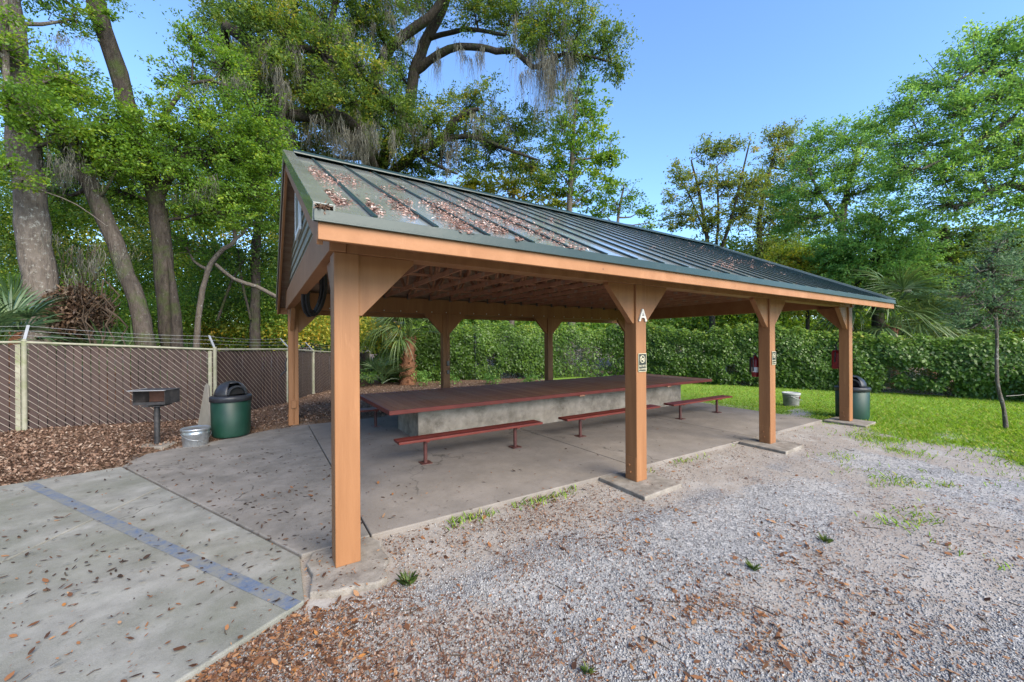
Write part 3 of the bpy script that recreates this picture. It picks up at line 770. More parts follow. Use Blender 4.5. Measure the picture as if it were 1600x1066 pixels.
def bin_(loc, rz, label):
    b = thing('trash_bin', label, 'trash bin', loc, 'green trash bins with black dome lids', rz)
    mb = MB(); n = 40
    mb.lathe([(.0, .02), (.33, .02), (.335, .04), (.35, .10), (.355, .78), (.345, .79)], n=n); mb.build('body', M_bin, b, local=True)
    mb = MB(); mb.lathe([(.362, .755), (.378, .76), (.382, .84), (.372, .865), (.345, .875), (.30, .88)], n=n); mb.build('rim', M_lid, b, .0, local=True)
    # dome: half ellipsoid with an opening cut into its front (towards +x)
    V = []; Fs = []; nu, nv = 40, 12; R = .30; H = .30
    for j in range(nv + 1):
        ph = PI / 2 * j / nv
        for i in range(nu):
            a = 2 * PI * i / nu; V.append((R * math.cos(ph) * math.cos(a), R * math.cos(ph) * math.sin(a), .878 + H * math.sin(ph)))
    for j in range(nv):
        for i in range(nu):
            a = (2 * PI * (i + .5) / nu + PI) % (2 * PI) - PI
            if abs(a) < .70 and 0 <= j <= 7: continue
            Fs.append((j * nu + i, j * nu + (i + 1) % nu, (j + 1) * nu + (i + 1) % nu, (j + 1) * nu + i))
    mb = MB(); mb.add(V, Fs, True); o = mb.build('dome', M_lid, b, local=True)
    sm = o.modifiers.new('t', 'SOLIDIFY'); sm.thickness = .012
    # flat raised surround and a near-black sheet painting in the opening's shade
    mb = MB()
    arch = [(math.cos(t) * .185, .905 + math.sin(t) * .185) for t in np.linspace(0, PI, 14)] 
    arch2 = [(y * .82, .905 + (z - .905) * .82) for y, z in arch]
    for (a, c, d, e) in zip(arch[:-1], arch[1:], arch2[1:], arch2[:-1]):
        mb.prism([a, c, d, e], 'x', .20, .262)
    mb.build('opening_frame', M_lid, b, local=True)
    mb = MB(); mb.prism([(y * .99, .902 + (z - .905) * .99) for y, z in arch2], 'x', .19, .20); mb.build('opening_shade', M_void, b, local=True)
    return b
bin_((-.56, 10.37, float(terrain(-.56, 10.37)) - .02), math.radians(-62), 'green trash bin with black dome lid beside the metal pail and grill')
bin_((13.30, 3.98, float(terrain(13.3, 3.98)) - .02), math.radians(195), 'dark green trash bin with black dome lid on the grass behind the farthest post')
M_steel = surf('grill_steel', (.025, .025, .028), (.055, .053, .055), 9, .55, .25, 50, metal=.3, spec=.4, dirt=(.11, .10, .10), dscale=5, dlo=.5, dhi=.7)
M_rust = surf('grill_rust', (.05, .025, .017), (.10, .045, .03), 12, .8, .3, 60, dirt=(.03, .02, .018), dscale=6)
M_ash = surf('grill_lip', (.30, .30, .31), (.40, .40, .42), 6, .5, .2, 40, metal=.4)
gl = (-1.70, 10.03); gzg = float(terrain(*gl))
gr_ = thing('park_grill', 'black charcoal park grill on a post in the mulch', 'grill', (gl[0], gl[1], gzg), rz=math.radians(-33 + 8))
B0, B1 = .80, 1.06
mb = MB(); mb.tube([(0, 0, -.05), (0, 0, B0 - .04)], .045, 14); mb.build('pole', M_steel, gr_, local=True)
mb = MB(); mb.box((-.16, -.16, B0 - .045), (.16, .16, B0 - .025)); mb.box((-.05, -.3, B0 - .025), (.05, .2, B0 - .002)); mb.build('swivel_plate', M_steel, gr_, .003, local=True)
mb = MB(); w, dp, t = .27, .20, .006
mb.box((-w, -dp, B0), (w, dp, B0 + t)); mb.box((-w, dp - t, B0 + t), (w, dp, B1)); mb.box((-w, -dp, B0 + t), (-w + t, dp - t, B1)); mb.box((w - t, -dp, B0 + t), (w, dp - t, B1)); mb.box((-w + t, -dp, B0 + t), (w - t, -dp + t, B0 + .05)); mb.build('firebox', M_steel, gr_, local=True)
mb = MB(); mb.box((-w + .01, dp - .02, B0 + .01), (w - .01, dp - .008, B1 - .02)); mb.build('back_liner', M_rust, gr_, local=True)
mb = MB()
for k in range(15): y = -dp + .01 + k * .027; mb.tube([(-w - .04, y, B1 + .006), (w + .02, y, B1 + .006)], .006, 5)
mb.bar((-w - .04, -dp - .004, B1 + .006), (-w - .04, dp, B1 + .006), .014, .014); mb.build('grate', M_steel, gr_, local=True)
mb = MB(); mb.box((-w - .04, -dp - .045, B1 + .004), (w + .02, -dp - .006, B1 + .016)); mb.box((-w - .07, -dp - .045, B1 + .004), (-w - .042, dp, B1 + .016)); mb.build('lip', M_ash, gr_, .002, local=True)
mb = MB(); mb.prism([(-.26, -.2), (.24, -.24), (.3, .16), (-.2, .22)], 'z', -.06, .025); mb.build('footing', M_foot, gr_, .02, local=True)
M_galv = surf('galvanised', (.34, .36, .38), (.48, .50, .52), 14, .35, .05, 30, metal=.75, dirt=(.25, .26, .27), dscale=5)
M_plas = surf('grey_pail', (.15, .15, .15), (.30, .30, .29), 5, .6, .1, dirt=(.16, .16, .15), dscale=6)
M_plw = surf('white_lid', (.42, .42, .42), (.52, .52, .51), 6, .5, .05)
def pail(loc, r, h, label, mbody, mlid, stain=False):
    b = thing('pail', label, 'pail', loc, 'pails with lids', rz=.4)
    mb = MB(); mb.lathe([(0, 0), (r * .86, 0), (r * .87, .012), (r * .98, h * .72), (r * 1.01, h * .74), (r * .985, h * .76), (r, h * .93)], n=36); mb.build('body', mbody, b, local=True)
    mb = MB(); mb.lathe([(r * 1.005, h * .86), (r * 1.06, h * .865), (r * 1.07, h * .95), (r * 1.04, h), (r * .96, h * .985), (r * .94, h * .965), (0, h * .975)], n=36); mb.build('lid', mlid, b, local=True)
    mb = MB(); P = [(math.cos(t) * r * 1.06, -abs(math.sin(t)) * r * .25 - r * .97 * abs(math.sin(t)), h * .78 - math.sin(t) * h * .32) for t in np.linspace(0, PI, 20)]
    mb.tube(P, .004, 6); mb.build('bail_handle', M_galv, b, local=True)
    if stain:
        mb = MB(); V = []
        for k in range(8):
            a = math.radians(-118 + k * 6.0); V += [(math.cos(a) * r * 1.0 , math.sin(a) * r * 1.0, h * .58), (math.cos(a) * r * 1.02, math.sin(a) * r * 1.02, h * .78)]
        mb.add(V, [(2 * k, 2 * k + 2, 2 * k + 3, 2 * k + 1) for k in range(7)]); mb.build('sticker', M_red, b, local=True)
    return b
pail((-1.10, 9.84, float(terrain(-1.1, 9.84)) - .01), .225, .40, 'silver galvanised metal pail beside the green bin', M_galv, M_galv)
pail((14.2, 5.78, float(terrain(14.2, 5.78)) - .01), .235, .43, 'grey paint pail with a white lid standing on the grass', M_plas, M_plw, True)
M_plank = surf('grey_plank', (.125, .118, .10), (.185, .172, .15), 3, .85, .3, 60, stretch=(3, 3, .4))
a = at(322, 668, 8.75); t_ = on_v(323, 600, 12.3)
pb = np.array([-.98, 11.0, float(terrain(-.98, 11.0))])
pk = thing('plank', 'tapered grey board standing upright behind the green bin', 'plank', tuple(pb))
tip = at(323, 600, 8.95)
mb = MB()
lo_w, hi_w = .15, .04
bs = at(319, 668, 8.75)
d_ = RIGHT * 1.0
V = []
for thk in (0, .035):
    o_ = FWD * thk
    V += [bs - d_ * lo_w + o_, bs + d_ * lo_w + o_, tip + d_ * hi_w - np.array([0, 0, .06]) + o_, tip + o_, tip - d_ * hi_w - np.array([0, 0, .03]) + o_]
mb.add(V, [(0, 1, 2, 3, 4), (9, 8, 7, 6, 5)] + [(i, (i + 1) % 5 , 5 + (i + 1) % 5, 5 + i) for i in range(5)])
mb.build('board', M_plank, pk, .004)

# ------------------------------------------------------------------ left slatted chain-link fence
M_post = surf('fence_post_paint', (.20, .197, .148), (.275, .27, .21), 5, .6, .15, 40, spec=.3, dirt=(.16, .18, .09), dscale=3, dlo=.5, dhi=.7)
M_wire = surf('fence_wire', (.24, .205, .175), (.32, .28, .24), 8, .6, 0, spec=.3)
M_slat = surf('fence_slat', (.032, .019, .018), (.055, .034, .030), 3, .65, .1, 40, spec=.3, stretch=(1, 1, .3), dirt=(.035, .024, .022), dscale=1.5)
M_galvp = surf('fence_galv', (.26, .27, .28), (.36, .37, .38), 10, .5, .1, metal=.4)
def ground_pt(x, d):
    p_ = at(x, 600, d); return np.array([p_[0], p_[1], float(terrain(p_[0], p_[1]))])
FP = [ground_pt(-420, 6.2), ground_pt(38, 8.15), ground_pt(336, 10.1), ground_pt(453, 13.0), ground_pt(490, 15.9), ground_pt(541, 19.6), ground_pt(578, 24.2)]
FH = [1.86, 1.86, 1.80, 1.78, 1.76, 1.72, 1.66]
LF = thing('slatted_fence', 'chain-link fence with dark brown slats and barbed wire along the mulch', 'fence', tuple(FP[2]))
for i, (p_, h) in enumerate(zip(FP, FH)):
    mb = MB(); mb.tube([p_ - [0, 0, .1], p_ + [0, 0, h]], .042, 14); mb.lathe([(.046, h), (.04, h + .03), (.0, h + .05)], tuple(p_), 14)
    o = mb.build('post', M_post, LF)
    d0 = FP[min(i + 1, 6)] - FP[max(i - 1, 0)]; d0[2] = 0; d0 /= np.linalg.norm(d0); nrm = np.array([-d0[1], d0[0], 0])
    if i < 6:
        # weathered timber stake behind the steel post
        q = p_ - d0 * .085 + nrm * .05
        mb = MB(); mb.box((q[0] - .035, q[1] - .035, q[2]), (q[0] + .035, q[1] + .035, q[2] + h - .06)); mb.build('stake', M_post, o)
    mb = MB(); mb.bar(p_ + [0, 0, h], p_ + nrm * .30 + [0, 0, h + .34], .045, .02); mb.build('barb_arm', M_galvp, o)
for i in range(6):
    a, b = FP[i].copy(), FP[i + 1].copy(); ha, hb = FH[i], FH[i + 1]
    dv = b - a; dv[2] = 0; Ls = np.linalg.norm(dv); d0 = dv / Ls; nrm = np.array([-d0[1], d0[0], 0])
    mb = MB(); mb.tube([a + [0, 0, ha - .02], b + [0, 0, hb - .02]], .026, 10, cap=False); mb.build('top_rail', M_post, LF)
    topz = lambda s: (a[2] + ha) * (1 - s / Ls) + (b[2] + hb) * s / Ls - .05
    mb = MB(); s = .06; pitch = .128
    while s < Ls - .1:
        q = a + d0 * s; z0 = float(terrain(q[0], q[1])) - .03; z1 = topz(s) - rng.random() * .03
        o_ = nrm * (.03 + rng.normal() * .004); w = d0 * .114
        P4 = [q + o_, q + w + o_ + nrm * rng.normal() * .004]
        V = []
        for z in (z0, z1):
            for pp in P4: V.append((pp[0], pp[1], z))
            for pp in P4[::-1]: V.append((pp[0] + nrm[0] * .01, pp[1] + nrm[1] * .01, z))
        mb.add(V, [(3, 2, 1, 0), (4, 5, 6, 7), (0, 1, 5, 4), (1, 2, 6, 5), (2, 3, 7, 6), (3, 0, 4, 7)]); s += pitch
    mb.build('slat_panel', M_slat, LF)
    mb = MB(); H = 1.8
    for sgn, off in ((-1, .012), ):
        s = -H
        while s < Ls + H:
            # wire from (s, H) down to (s+H, 0), clipped to the bay
            t0 = max(0, -s / H); t1 = min(1, (Ls - s) / H)
            if t1 > t0 + .02:
                P = []
                for t in (t0, t1):
                    ss = s + H * t; q = a + d0 * ss + nrm * off; zt = topz(ss); zb = float(terrain(q[0], q[1])); P.append((q[0], q[1], zt + (zb - zt) * t))
                mb.tube(P, .0056, 4, cap=False)
            s += .135
    mb.build('chain_link', M_wire, LF)
    mb = MB()
    for k in (.35, .65, .95):
        ofs = nrm * .30 * k + np.array([0, 0, .34 * k]); P = []
        for t in np.linspace(0, 1, 7): P.append(a + (b - a) * t + ofs + [0, 0, ha * (1 - t) + hb * t - .05 * math.sin(PI * t) * k])
        mb.tube(P, .0032, 4, cap=False)
    mb.build('barbed_wire', M_galvp, LF)

# ------------------------------------------------------------------ vine covered fences
HP = np.array([(23.4, -4.5), (22.0, 1.9), (20.5, 6.7), (18.6, 10.3), (16.4, 16.0), (9.6, 18.7), (5.7, 22.8)])
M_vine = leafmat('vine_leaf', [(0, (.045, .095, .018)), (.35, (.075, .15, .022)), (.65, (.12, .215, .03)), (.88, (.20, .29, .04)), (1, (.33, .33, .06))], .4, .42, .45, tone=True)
M_deadv = surf('dry_vine', (.035, .024, .016), (.08, .055, .035), 6, .9, .3)
def leaf_biased(P, L, W, bias, droop=.4):
    n = len(P); nn = unit(n) * .75 + bias; nn /= np.linalg.norm(nn, axis=1)[:, None]
    a = unit(n) * .7; a[:, 2] -= droop + .5
    a -= nn * (a * nn).sum(1)[:, None]; a /= np.linalg.norm(a, axis=1)[:, None] + 1e-9
    b = np.cross(nn, a); L = L * (.6 + .8 * rng.random((n, 1))); W = W * (.7 + .6 * rng.random((n, 1)))
    return np.stack([P, P + a * L * .4 + b * W * .5 - nn * W * .12, P + a * L, P + a * L * .4 - b * W * .5 - nn * W * .12], 1).reshape(-1, 3)
def vine_top(x_img):
    return np.interp(x_img, [560, 640, 700, 900, 1010, 1150, 1350, 1500, 1600, 1700], [2.5, 2.7, 3.0, 2.85, 2.85, 2.8, 2.45, 2.2, 2.05, 2.0])
def proj_x(u, v): return 800 + F * (u * S_ - v * C_) / (u * C_ + v * S_)
def vine_fence(name, label, pts, hfence, per_m2, cover0, cover1, gap=.45):
    base = (pts[0][0], pts[0][1], float(terrain(*pts[0])))
    root = thing(name, label, 'fence', base)
    VV = []; TT = []; stems = MB()
    for (a, b) in zip(pts[:-1], pts[1:]):
        dv = b - a; Ls = np.linalg.norm(dv); d0 = dv / Ls; nrm = np.array([-d0[1], d0[0]])
        if np.dot(nrm, -a) < 0: nrm = -nrm
        npost = max(1, int(Ls / 3.0))
        for k in range(npost):
            q = a + dv * k / npost; z = float(terrain(*q)); mb = MB(); mb.tube([(q[0], q[1], z - .1), (q[0], q[1], z + hfence)], .036, 10); mb.build('post', M_galvp, root)
        za, zb = float(terrain(*a)), float(terrain(*b))
        mb = MB(); mb.tube([(a[0], a[1], za + hfence - .02), (b[0], b[1], zb + hfence - .02)], .024, 8); mb.build('top_rail', M_galvp, root)
        V = []; H = hfence - .05
        for sg in (1, -1):
            s = -H
            while s < Ls + H:
                t0 = max(0, -s / H); t1 = min(1, (Ls - s) / H)
                if t1 > t0 + .02:
                    P = []
                    for t in (t0, t1):
                        q = a + d0 * (s + H * t); P.append(np.array([q[0], q[1], za + (H * (1 - t) if sg > 0 else H * t) + .03]))
                    w = np.array([0, 0, .0028]); V.append([P[0] - w, P[1] - w, P[1] + w, P[0] + w])
                s += .085
        obj_np('chain_link', np.array(V).reshape(-1, 3), np.arange(len(V) * 4), 4, M_galvp, root)
        hmax = 3.4; n = int(Ls * hmax * per_m2)
        s = rng.random(n) * Ls; h = rng.random(n) * hmax
        x = a[0] + d0[0] * s; y = a[1] + d0[1] * s; xi = proj_x(x, y)
        top = vine_top(xi) + 1.05 * (fbm(s * .9 + a[0], s * 0 + 3, 4) - .5) + .3 * (vnoise(s * 4, s * 0 + 9) - .5)
        dens = fbm(s * .9 + 7 * a[0], h * 1.1 + 5, 3)
        keep = (h < top) & (dens > gap - .22 * (h / top) + .1 * sst(.5, .0, h))
        thin = sst(cover0, cover1, xi) if cover1 > cover0 else np.ones(n)
        xg = sst(855, 885, xi) * sst(1000, 965, xi); thin = thin * (1 - .72 * xg)
        keep &= rng.random(n) < np.maximum(thin, sst(hfence - .6, hfence + .1, h))
        s, h, x, y, top = s[keep], h[keep], x[keep], y[keep], top[keep]; n = len(s)
        bulge = .12 + 1.0 * fbm(s * 1.0 + 2 * a[1], h * 1.0, 4) ** 1.3 * np.sin(PI * np.clip(h / top * .85 + .12, 0, 1))
        off = bulge * (1 - .75 * rng.random(n) ** 2.2)
        back = rng.random(n) < .26; off = np.where(back, -.35 * rng.random(n), off)
        P = np.stack([x + nrm[0] * off, y + nrm[1] * off, np.array(terrain(x, y)) + h], 1)
        P += rng.normal(size=P.shape) * .03
        bias = np.stack([np.full(n, nrm[0]), np.full(n, nrm[1]), .55 + 1.3 * sst(.8, 1, h / top)], 1)
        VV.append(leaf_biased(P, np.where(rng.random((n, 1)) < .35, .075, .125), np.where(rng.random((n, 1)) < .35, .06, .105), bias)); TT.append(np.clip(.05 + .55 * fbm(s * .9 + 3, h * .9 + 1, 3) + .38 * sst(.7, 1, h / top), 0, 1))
        for k in range(int(Ls * 7)):
            s0 = rng.random() * Ls; q = a + d0 * s0 + nrm * (.05 + .12 * rng.random()); z = float(terrain(*q)); P = []
            for t in np.linspace(0, 1, 6):
                P.append((q[0] + d0[0] * rng.normal() * .12, q[1] + d0[1] * rng.normal() * .12, z + t * (1.2 + rng.random())))
            stems.tube(P, .009, 4, cap=False)
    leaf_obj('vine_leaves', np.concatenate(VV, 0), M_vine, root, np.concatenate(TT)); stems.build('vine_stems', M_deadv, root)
    return root
vine_fence('vine_fence', 'chain-link fence buried in green vines along the right side grass', HP[:5], 1.85, 1250, 0, 0, .355)
vine_fence('vine_fence', 'chain-link fence half covered in vines behind the table and palm', HP[4:], 2.30, 1000, 0, 0, .37)

# ------------------------------------------------------------------ palms
M_frond = leafmat('palm_leaf', [(0, (.045, .085, .025)), (.5, (.075, .13, .035)), (1, (.14, .19, .06))], .25, .4, .5)
M_frond2 = leafmat('palmetto_leaf', [(0, (.030, .070, .025)), (.6, (.06, .115, .04)), (1, (.11, .16, .06))], .2, .45, .5)
M_boot = surf('palm_boot', (.11, .045, .022), (.22, .10, .05), 6, .9, .4, 40, dirt=(.06, .03, .018), dscale=5)
def frond_mesh(name, pet, R, nl, droop, mat, spread=2.0, w=.06):
    V = []; Fs = []
    def strip(P, W, side):
        o = len(V)
        for p_, ww in zip(P, W): V.append(p_ - side * ww); V.append(p_ + side * ww)
        for i in range(len(P) - 1): Fs.append((o + 2 * i, o + 2 * i + 1, o + 2 * i + 3, o + 2 * i + 2))
    pts = [np.array([pet * t, 0, pet * .25 * math.sin(t * 2.2) - .12 * pet * t * t]) for t in np.linspace(0, 1, 6)]
    strip(pts, [.028 - .012 * t for t in np.linspace(0, 1, 6)], np.array([0, 1., 0])); strip(pts, [.02 - .008 * t for t in np.linspace(0, 1, 6)], np.array([0, 0, 1.]))
    c = pts[-1]
    for k in range(nl):
        a = spread * (2 * (k + .5) / nl - 1) + rng.normal() * .03
        Lk = R * (1 - .22 * abs(a) / spread) * (.9 + .15 * rng.random())
        dr = np.array([math.cos(a), math.sin(a), .10 + .25 * abs(math.sin(a))]); dr /= np.linalg.norm(dr)
        sd = np.array([-math.sin(a), math.cos(a), .5 * (1 if k % 2 else -1)]); sd /= np.linalg.norm(sd)
        P = []; Ws = []
        for t in (0, .3, .55, .78, 1.):
            q = c + dr * Lk * t; q = q + np.array([0, 0, -droop * Lk * t ** 2.4 * (.6 + .8 * ((k * 7919) % 13) / 13)]); q[0] -= .12 * droop * Lk * t ** 3 * math.cos(a); P.append(q)
            Ws.append(w * R * (.35 + 1.1 * t if t < .5 else (1.05 - t) * 1.7) * .5)
        strip(P, Ws, sd)
    me = bpy.data.meshes.new(name); me.from_pydata([tuple(p_) for p_ in V], [], Fs); me.update(); me.materials.append(mat); return me
def palm(name, label, base, height, nf, frs, r0=0, r1=0, el=(-.2, 1.2), trunk_lean=(0, 0), group=None, cat='palm', az=None):
    root = thing(name, label, cat, tuple(base), group)
    top = np.array([trunk_lean[0], trunk_lean[1], height])
    if height > .3:
        mb = MB(); P = [(0, 0, -.15)] + [tuple(top * t) for t in np.linspace(.08, 1, 12)]; R = [r0 * 1.12] + [r0 * (1 - t) + r1 * t for t in np.linspace(.08, 1, 12)]
        mb.tube(P, R, 16)
        for k in range(int(height * 62)):          # criss-crossed old leaf bases
            t = rng.random(); an = rng.random() * 2 * PI; rr = r0 * (1 - t) + r1 * t; c = top * t
            q = Vector((c[0] + math.cos(an) * rr * .92, c[1] + math.sin(an) * rr * .92, c[2])); d = Vector((math.cos(an) * .55, math.sin(an) * .55, 1)) + Vector(rng.normal(size=3) * .22)
            tz_ = Vector((-math.sin(an), math.cos(an), 0)) * (.35 if k % 2 else -.35)
            mb.bar(q, q + (d + tz_).normalized() * (.16 + .1 * rng.random()), .065, .03, (math.cos(an), math.sin(an), 0))
        mb.build('trunk', M_boot, root, local=True)
    for k in range(nf):
        o = link(bpy.data.objects.new('frond', frs[k % len(frs)])); o.parent = root; o.location = tuple(top + rng.normal(size=3) * np.array([.03, .03, .06]))
        a = (2 * PI * k * .618 + rng.normal() * .2) if az is None else az[0] + (az[1] - az[0]) * rng.random()
        e = el[0] + (el[1] - el[0]) * ((k * 37) % nf) / max(1, nf - 1)
        s = .8 + .35 * rng.random()
        o.matrix_local = Matrix.Translation(o.location) @ Matrix.Rotation(a, 4, 'Z') @ Matrix.Rotation(-e, 4, 'Y') @ Matrix.Rotation(rng.normal() * .25, 4, 'X') @ Matrix.Scale(s, 4)
    return root
FR1 = [frond_mesh('sabal_frond', 1.25, 1.25, 34, dr, M_frond, 1.9, .05) for dr in (.55, .8, 1.05)]
FR3 = [frond_mesh('sabal_frond', 1.6, 1.5, 36, dr, M_frond, 1.9, .045) for dr in (.6, .85, 1.1)]
FR2 = [frond_mesh('palmetto_frond', .8, .85, 24, dr, M_frond2, 1.6, .06) for dr in (.15, .35, .5)]
pb = ground_pt(637, 20.3); palm('sabal_palm', 'squat palm with criss-crossed orange-brown trunk beyond the table', pb, 2.35, 26, FR3, .40, .22, (-.12, 1.4), (.12, .0))
pb = ground_pt(1395, 17.9); palm('sabal_palm', 'fan palm rising behind the vine fence right of the roof', pb, 2.7, 26, FR3, .22, .18, (-.55, 1.3))
pb = ground_pt(1455, 19.2); palm('sabal_palm', 'smaller fan palm behind the vine fence beside the larger one', pb, 2.0, 16, FR1, .2, .16, (-.5, 1.1))
PMG = 'palmettos behind the slatted fence'
for x, d, h, nf, lb in ((-5, 9.2, 1.6, 18, 'palmetto with long arching fronds at the far left fence corner'), (205, 12.6, .9, 16, 'palmetto fanning out over the fence by the leaning trunk'), (168, 12.2, 1.0, 14, 'dark palmetto between the big oak and the leaning trunk'), (30, 11.2, 2.2, 16, 'tall palmetto behind the thick left oak trunk'), (295, 15.5, .8, 14, 'palmetto at the foot of the crooked thin tree')):
    palm('palmetto', lb, ground_pt(x, d), h, nf, FR2, .12, .1, (-.2, 1.3), group=PMG, cat='palmetto')
palm('palmetto', 'low palmetto under the leaves at the palm trunk', ground_pt(598, 19.5), .2, 12, FR2, .1, .1, (.1, 1.2), cat='palmetto')
palm('palmetto', 'low palmetto growing by the back fence end post', ground_pt(577, 20.5), .2, 12, FR2, .1, .1, (.1, 1.2), cat='palmetto')

# ------------------------------------------------------------------ trees
def bark(name, c1, c2, lich, amt=.5, moss=None):
    m, nt, out = new_mat(name); L = nt.links
    v = coords(nt, (1, 1, .28)); v0 = coords(nt)
    n1 = noise(nt, v, 9, 8, .7); c = mixc(nt, mapr(nt, n1, .3, .7), c1, c2)
    c = mixc(nt, mapr(nt, noise(nt, v0, 7, 9, .8), 1 - amt, 1 - amt + .07), c, lich)
    if moss: c = mixc(nt, mapr(nt, noise(nt, v0, 1.1, 6, .7), .5, .66, 0, .85), c, moss)
    p = N(nt, 'ShaderNodeBsdfPrincipled'); L.new(c, p.inputs['Base Color']); p.inputs['Roughness'].default_value = .95; p.inputs['Specular IOR Level'].default_value = .15
    L.new(bump(nt, n1, 1.0, .12), p.inputs['Normal']); L.new(p.outputs[0], out.inputs[0]); return m
BK_oak = bark('bark_oak', (.085, .07, .058), (.20, .17, .145), (.34, .335, .30), .45)
BK_dark = bark('bark_dark', (.022, .018, .015), (.075, .062, .052), (.27, .275, .245), .385, (.042, .062, .016))
BK_lean = bark('bark_mossy', (.045, .037, .03), (.12, .10, .085), (.33, .34, .30), .40, (.055, .095, .018))
BK_grey = bark('bark_grey', (.075, .062, .052), (.17, .145, .12), (.34, .34, .31), .41)
def lm(n, a, b, c, d=None, tr=.5, k=1.9):
    q = lambda t: tuple(min(1, x * k) for x in t)
    return leafmat(n, [(0, q(a)), (.4, q(b)), (.8, q(c)), (1, q(d or c))], tr, tone=True)
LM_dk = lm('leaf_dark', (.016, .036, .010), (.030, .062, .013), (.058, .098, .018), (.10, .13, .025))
LM_md = lm('leaf_mid', (.030, .065, .012), (.050, .105, .016), (.085, .150, .022), (.15, .19, .03))
LM_oak = lm('leaf_oak', (.022, .046, .012), (.044, .078, .015), (.085, .125, .022), (.19, .17, .03))
LM_lt = lm('leaf_light', (.040, .095, .025), (.072, .150, .035), (.115, .20, .05), (.17, .24, .06))
LM_ol = lm('leaf_olive', (.040, .060, .014), (.065, .092, .020), (.10, .13, .03), (.17, .14, .035))
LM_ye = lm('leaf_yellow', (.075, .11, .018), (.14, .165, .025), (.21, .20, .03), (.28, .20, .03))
LM_bl = lm('leaf_blue', (.022, .045, .022), (.04, .075, .035), (.065, .105, .055), (.09, .13, .07))
LM_lf = lm('leaf_left', (.030, .064, .011), (.056, .112, .016), (.10, .168, .024), (.19, .23, .035))
M_moss = leafmat('spanish_moss', [(0, (.07, .065, .052)), (.5, (.13, .125, .10)), (1, (.24, .23, .185))], .35, .9, .1)
TG = 'trees beyond the slatted fence'
tree('oak_tree', 'thick pale-barked oak nearest the left edge behind the fence', [[(66, 560, 11.5, 0.400), (62, 470, 11.5, 0.368), (55, 380, 11.5, 0.344), (46, 290, 11.4, 0.336), (36, 200, 11.3, 0.320), (24, 100, 11.2, 0.296), (12, 0, 11., 0.264), (0, -120, 10.8, 0.224)], [(40, 250, 11.3, 0.080), (15, 170, 10.8, 0.072), (8, 60, 10.6, 0.064), (10, -60, 10.5, 0.048)], [(20, 290, 11.0, 0.020), (70, 300, 10.8, 0.018), (120, 320, 10.8, 0.013), (165, 352, 10.8, 0.008)]],
     [(20, 160, 60, 50, 10.2), (95, 120, 45, 35, 11), (70, 180, 45, 40, 10.3), (110, 210, 45, 35, 11.5), (-10, 60, 60, 50, 10.5), (40, -40, 90, 40, 11), (10, 260, 40, 35, 10.2), (115, 30, 30, 25, 12.)],
     LM_lf, BK_oak, (.095, .052), 1.1, 30, .22, TG, moss=[(110, 250, 40, 60, 11.5, 90), (120, 400, 50, 60, 11.8, 40), (95, 60, 40, 50, 11.5, 60)], mossmat=M_moss)
tree('oak_tree', 'mossy trunk leaning left between the two big trunks', [[(236, 560, 12.6, 0.240), (222, 500, 12.6, 0.216), (200, 430, 12.5, 0.216), (172, 360, 12.4, 0.224), (140, 290, 12.2, 0.216), (108, 235, 12., 0.200), (80, 180, 11.8, 0.176), (55, 110, 11.6, 0.144)]],
     [(140, 250, 60, 45, 12.5), (90, 300, 45, 35, 12.8), (170, 190, 55, 40, 12.), (60, 130, 50, 45, 12), (130, 150, 50, 35, 12.6), (185, 260, 40, 30, 12.)],
     LM_lf, BK_lean, (.095, .052), 1.15, 30, .22, TG, moss=[(140, 260, 60, 50, 12.2, 50), (160, 400, 50, 60, 12.4, 36)], mossmat=M_moss)
tree('oak_tree', 'tall dark trunk with a knot, curving up left of the pavilion roof', [[(270, 560, 13.5, 0.320), (263, 480, 13.5, 0.272), (254, 400, 13.5, 0.264), (246, 320, 13.4, 0.264), (226, 245, 13.2, 0.264), (205, 180, 13., 0.256), (184, 110, 12.8, 0.248), (160, 40, 12.6, 0.240), (147, -10, 12.5, 0.232), (128, -90, 12.3, 0.216)], [(277, 560, 13.3, 0.176), (275, 490, 13.3, 0.144), (268, 430, 13.4, 0.080), (262, 390, 13.5, 0.048)], [(246, 315, 13.4, 0.128), (290, 240, 13.6, 0.080), (350, 200, 14, 0.040)], [(222, 240, 13.2, 0.096), (300, 130, 13.6, 0.056), (390, 145, 14, 0.032)]],
     [(260, 200, 65, 40, 13), (320, 180, 70, 45, 13.6), (240, 250, 55, 35, 12.8), (350, 240, 70, 45, 14), (400, 190, 45, 50, 14.4), (300, 285, 60, 35, 13.4), (200, 230, 40, 35, 13), (380, 300, 50, 35, 14.5), (330, 330, 60, 30, 14.), (285, 120, 40, 30, 13.8), (190, 300, 40, 30, 13), (150, -30, 60, 25, 12.6), (420, 240, 40, 40, 14.6), (300, 60, 40, 26, 13.8), (350, 100, 36, 30, 14.2)],
     LM_lf, BK_dark, (.10, .055), 1.1, 32, .23, TG, moss=[(330, 130, 60, 60, 14, 80), (300, 290, 60, 50, 13.6, 60)], mossmat=M_moss)
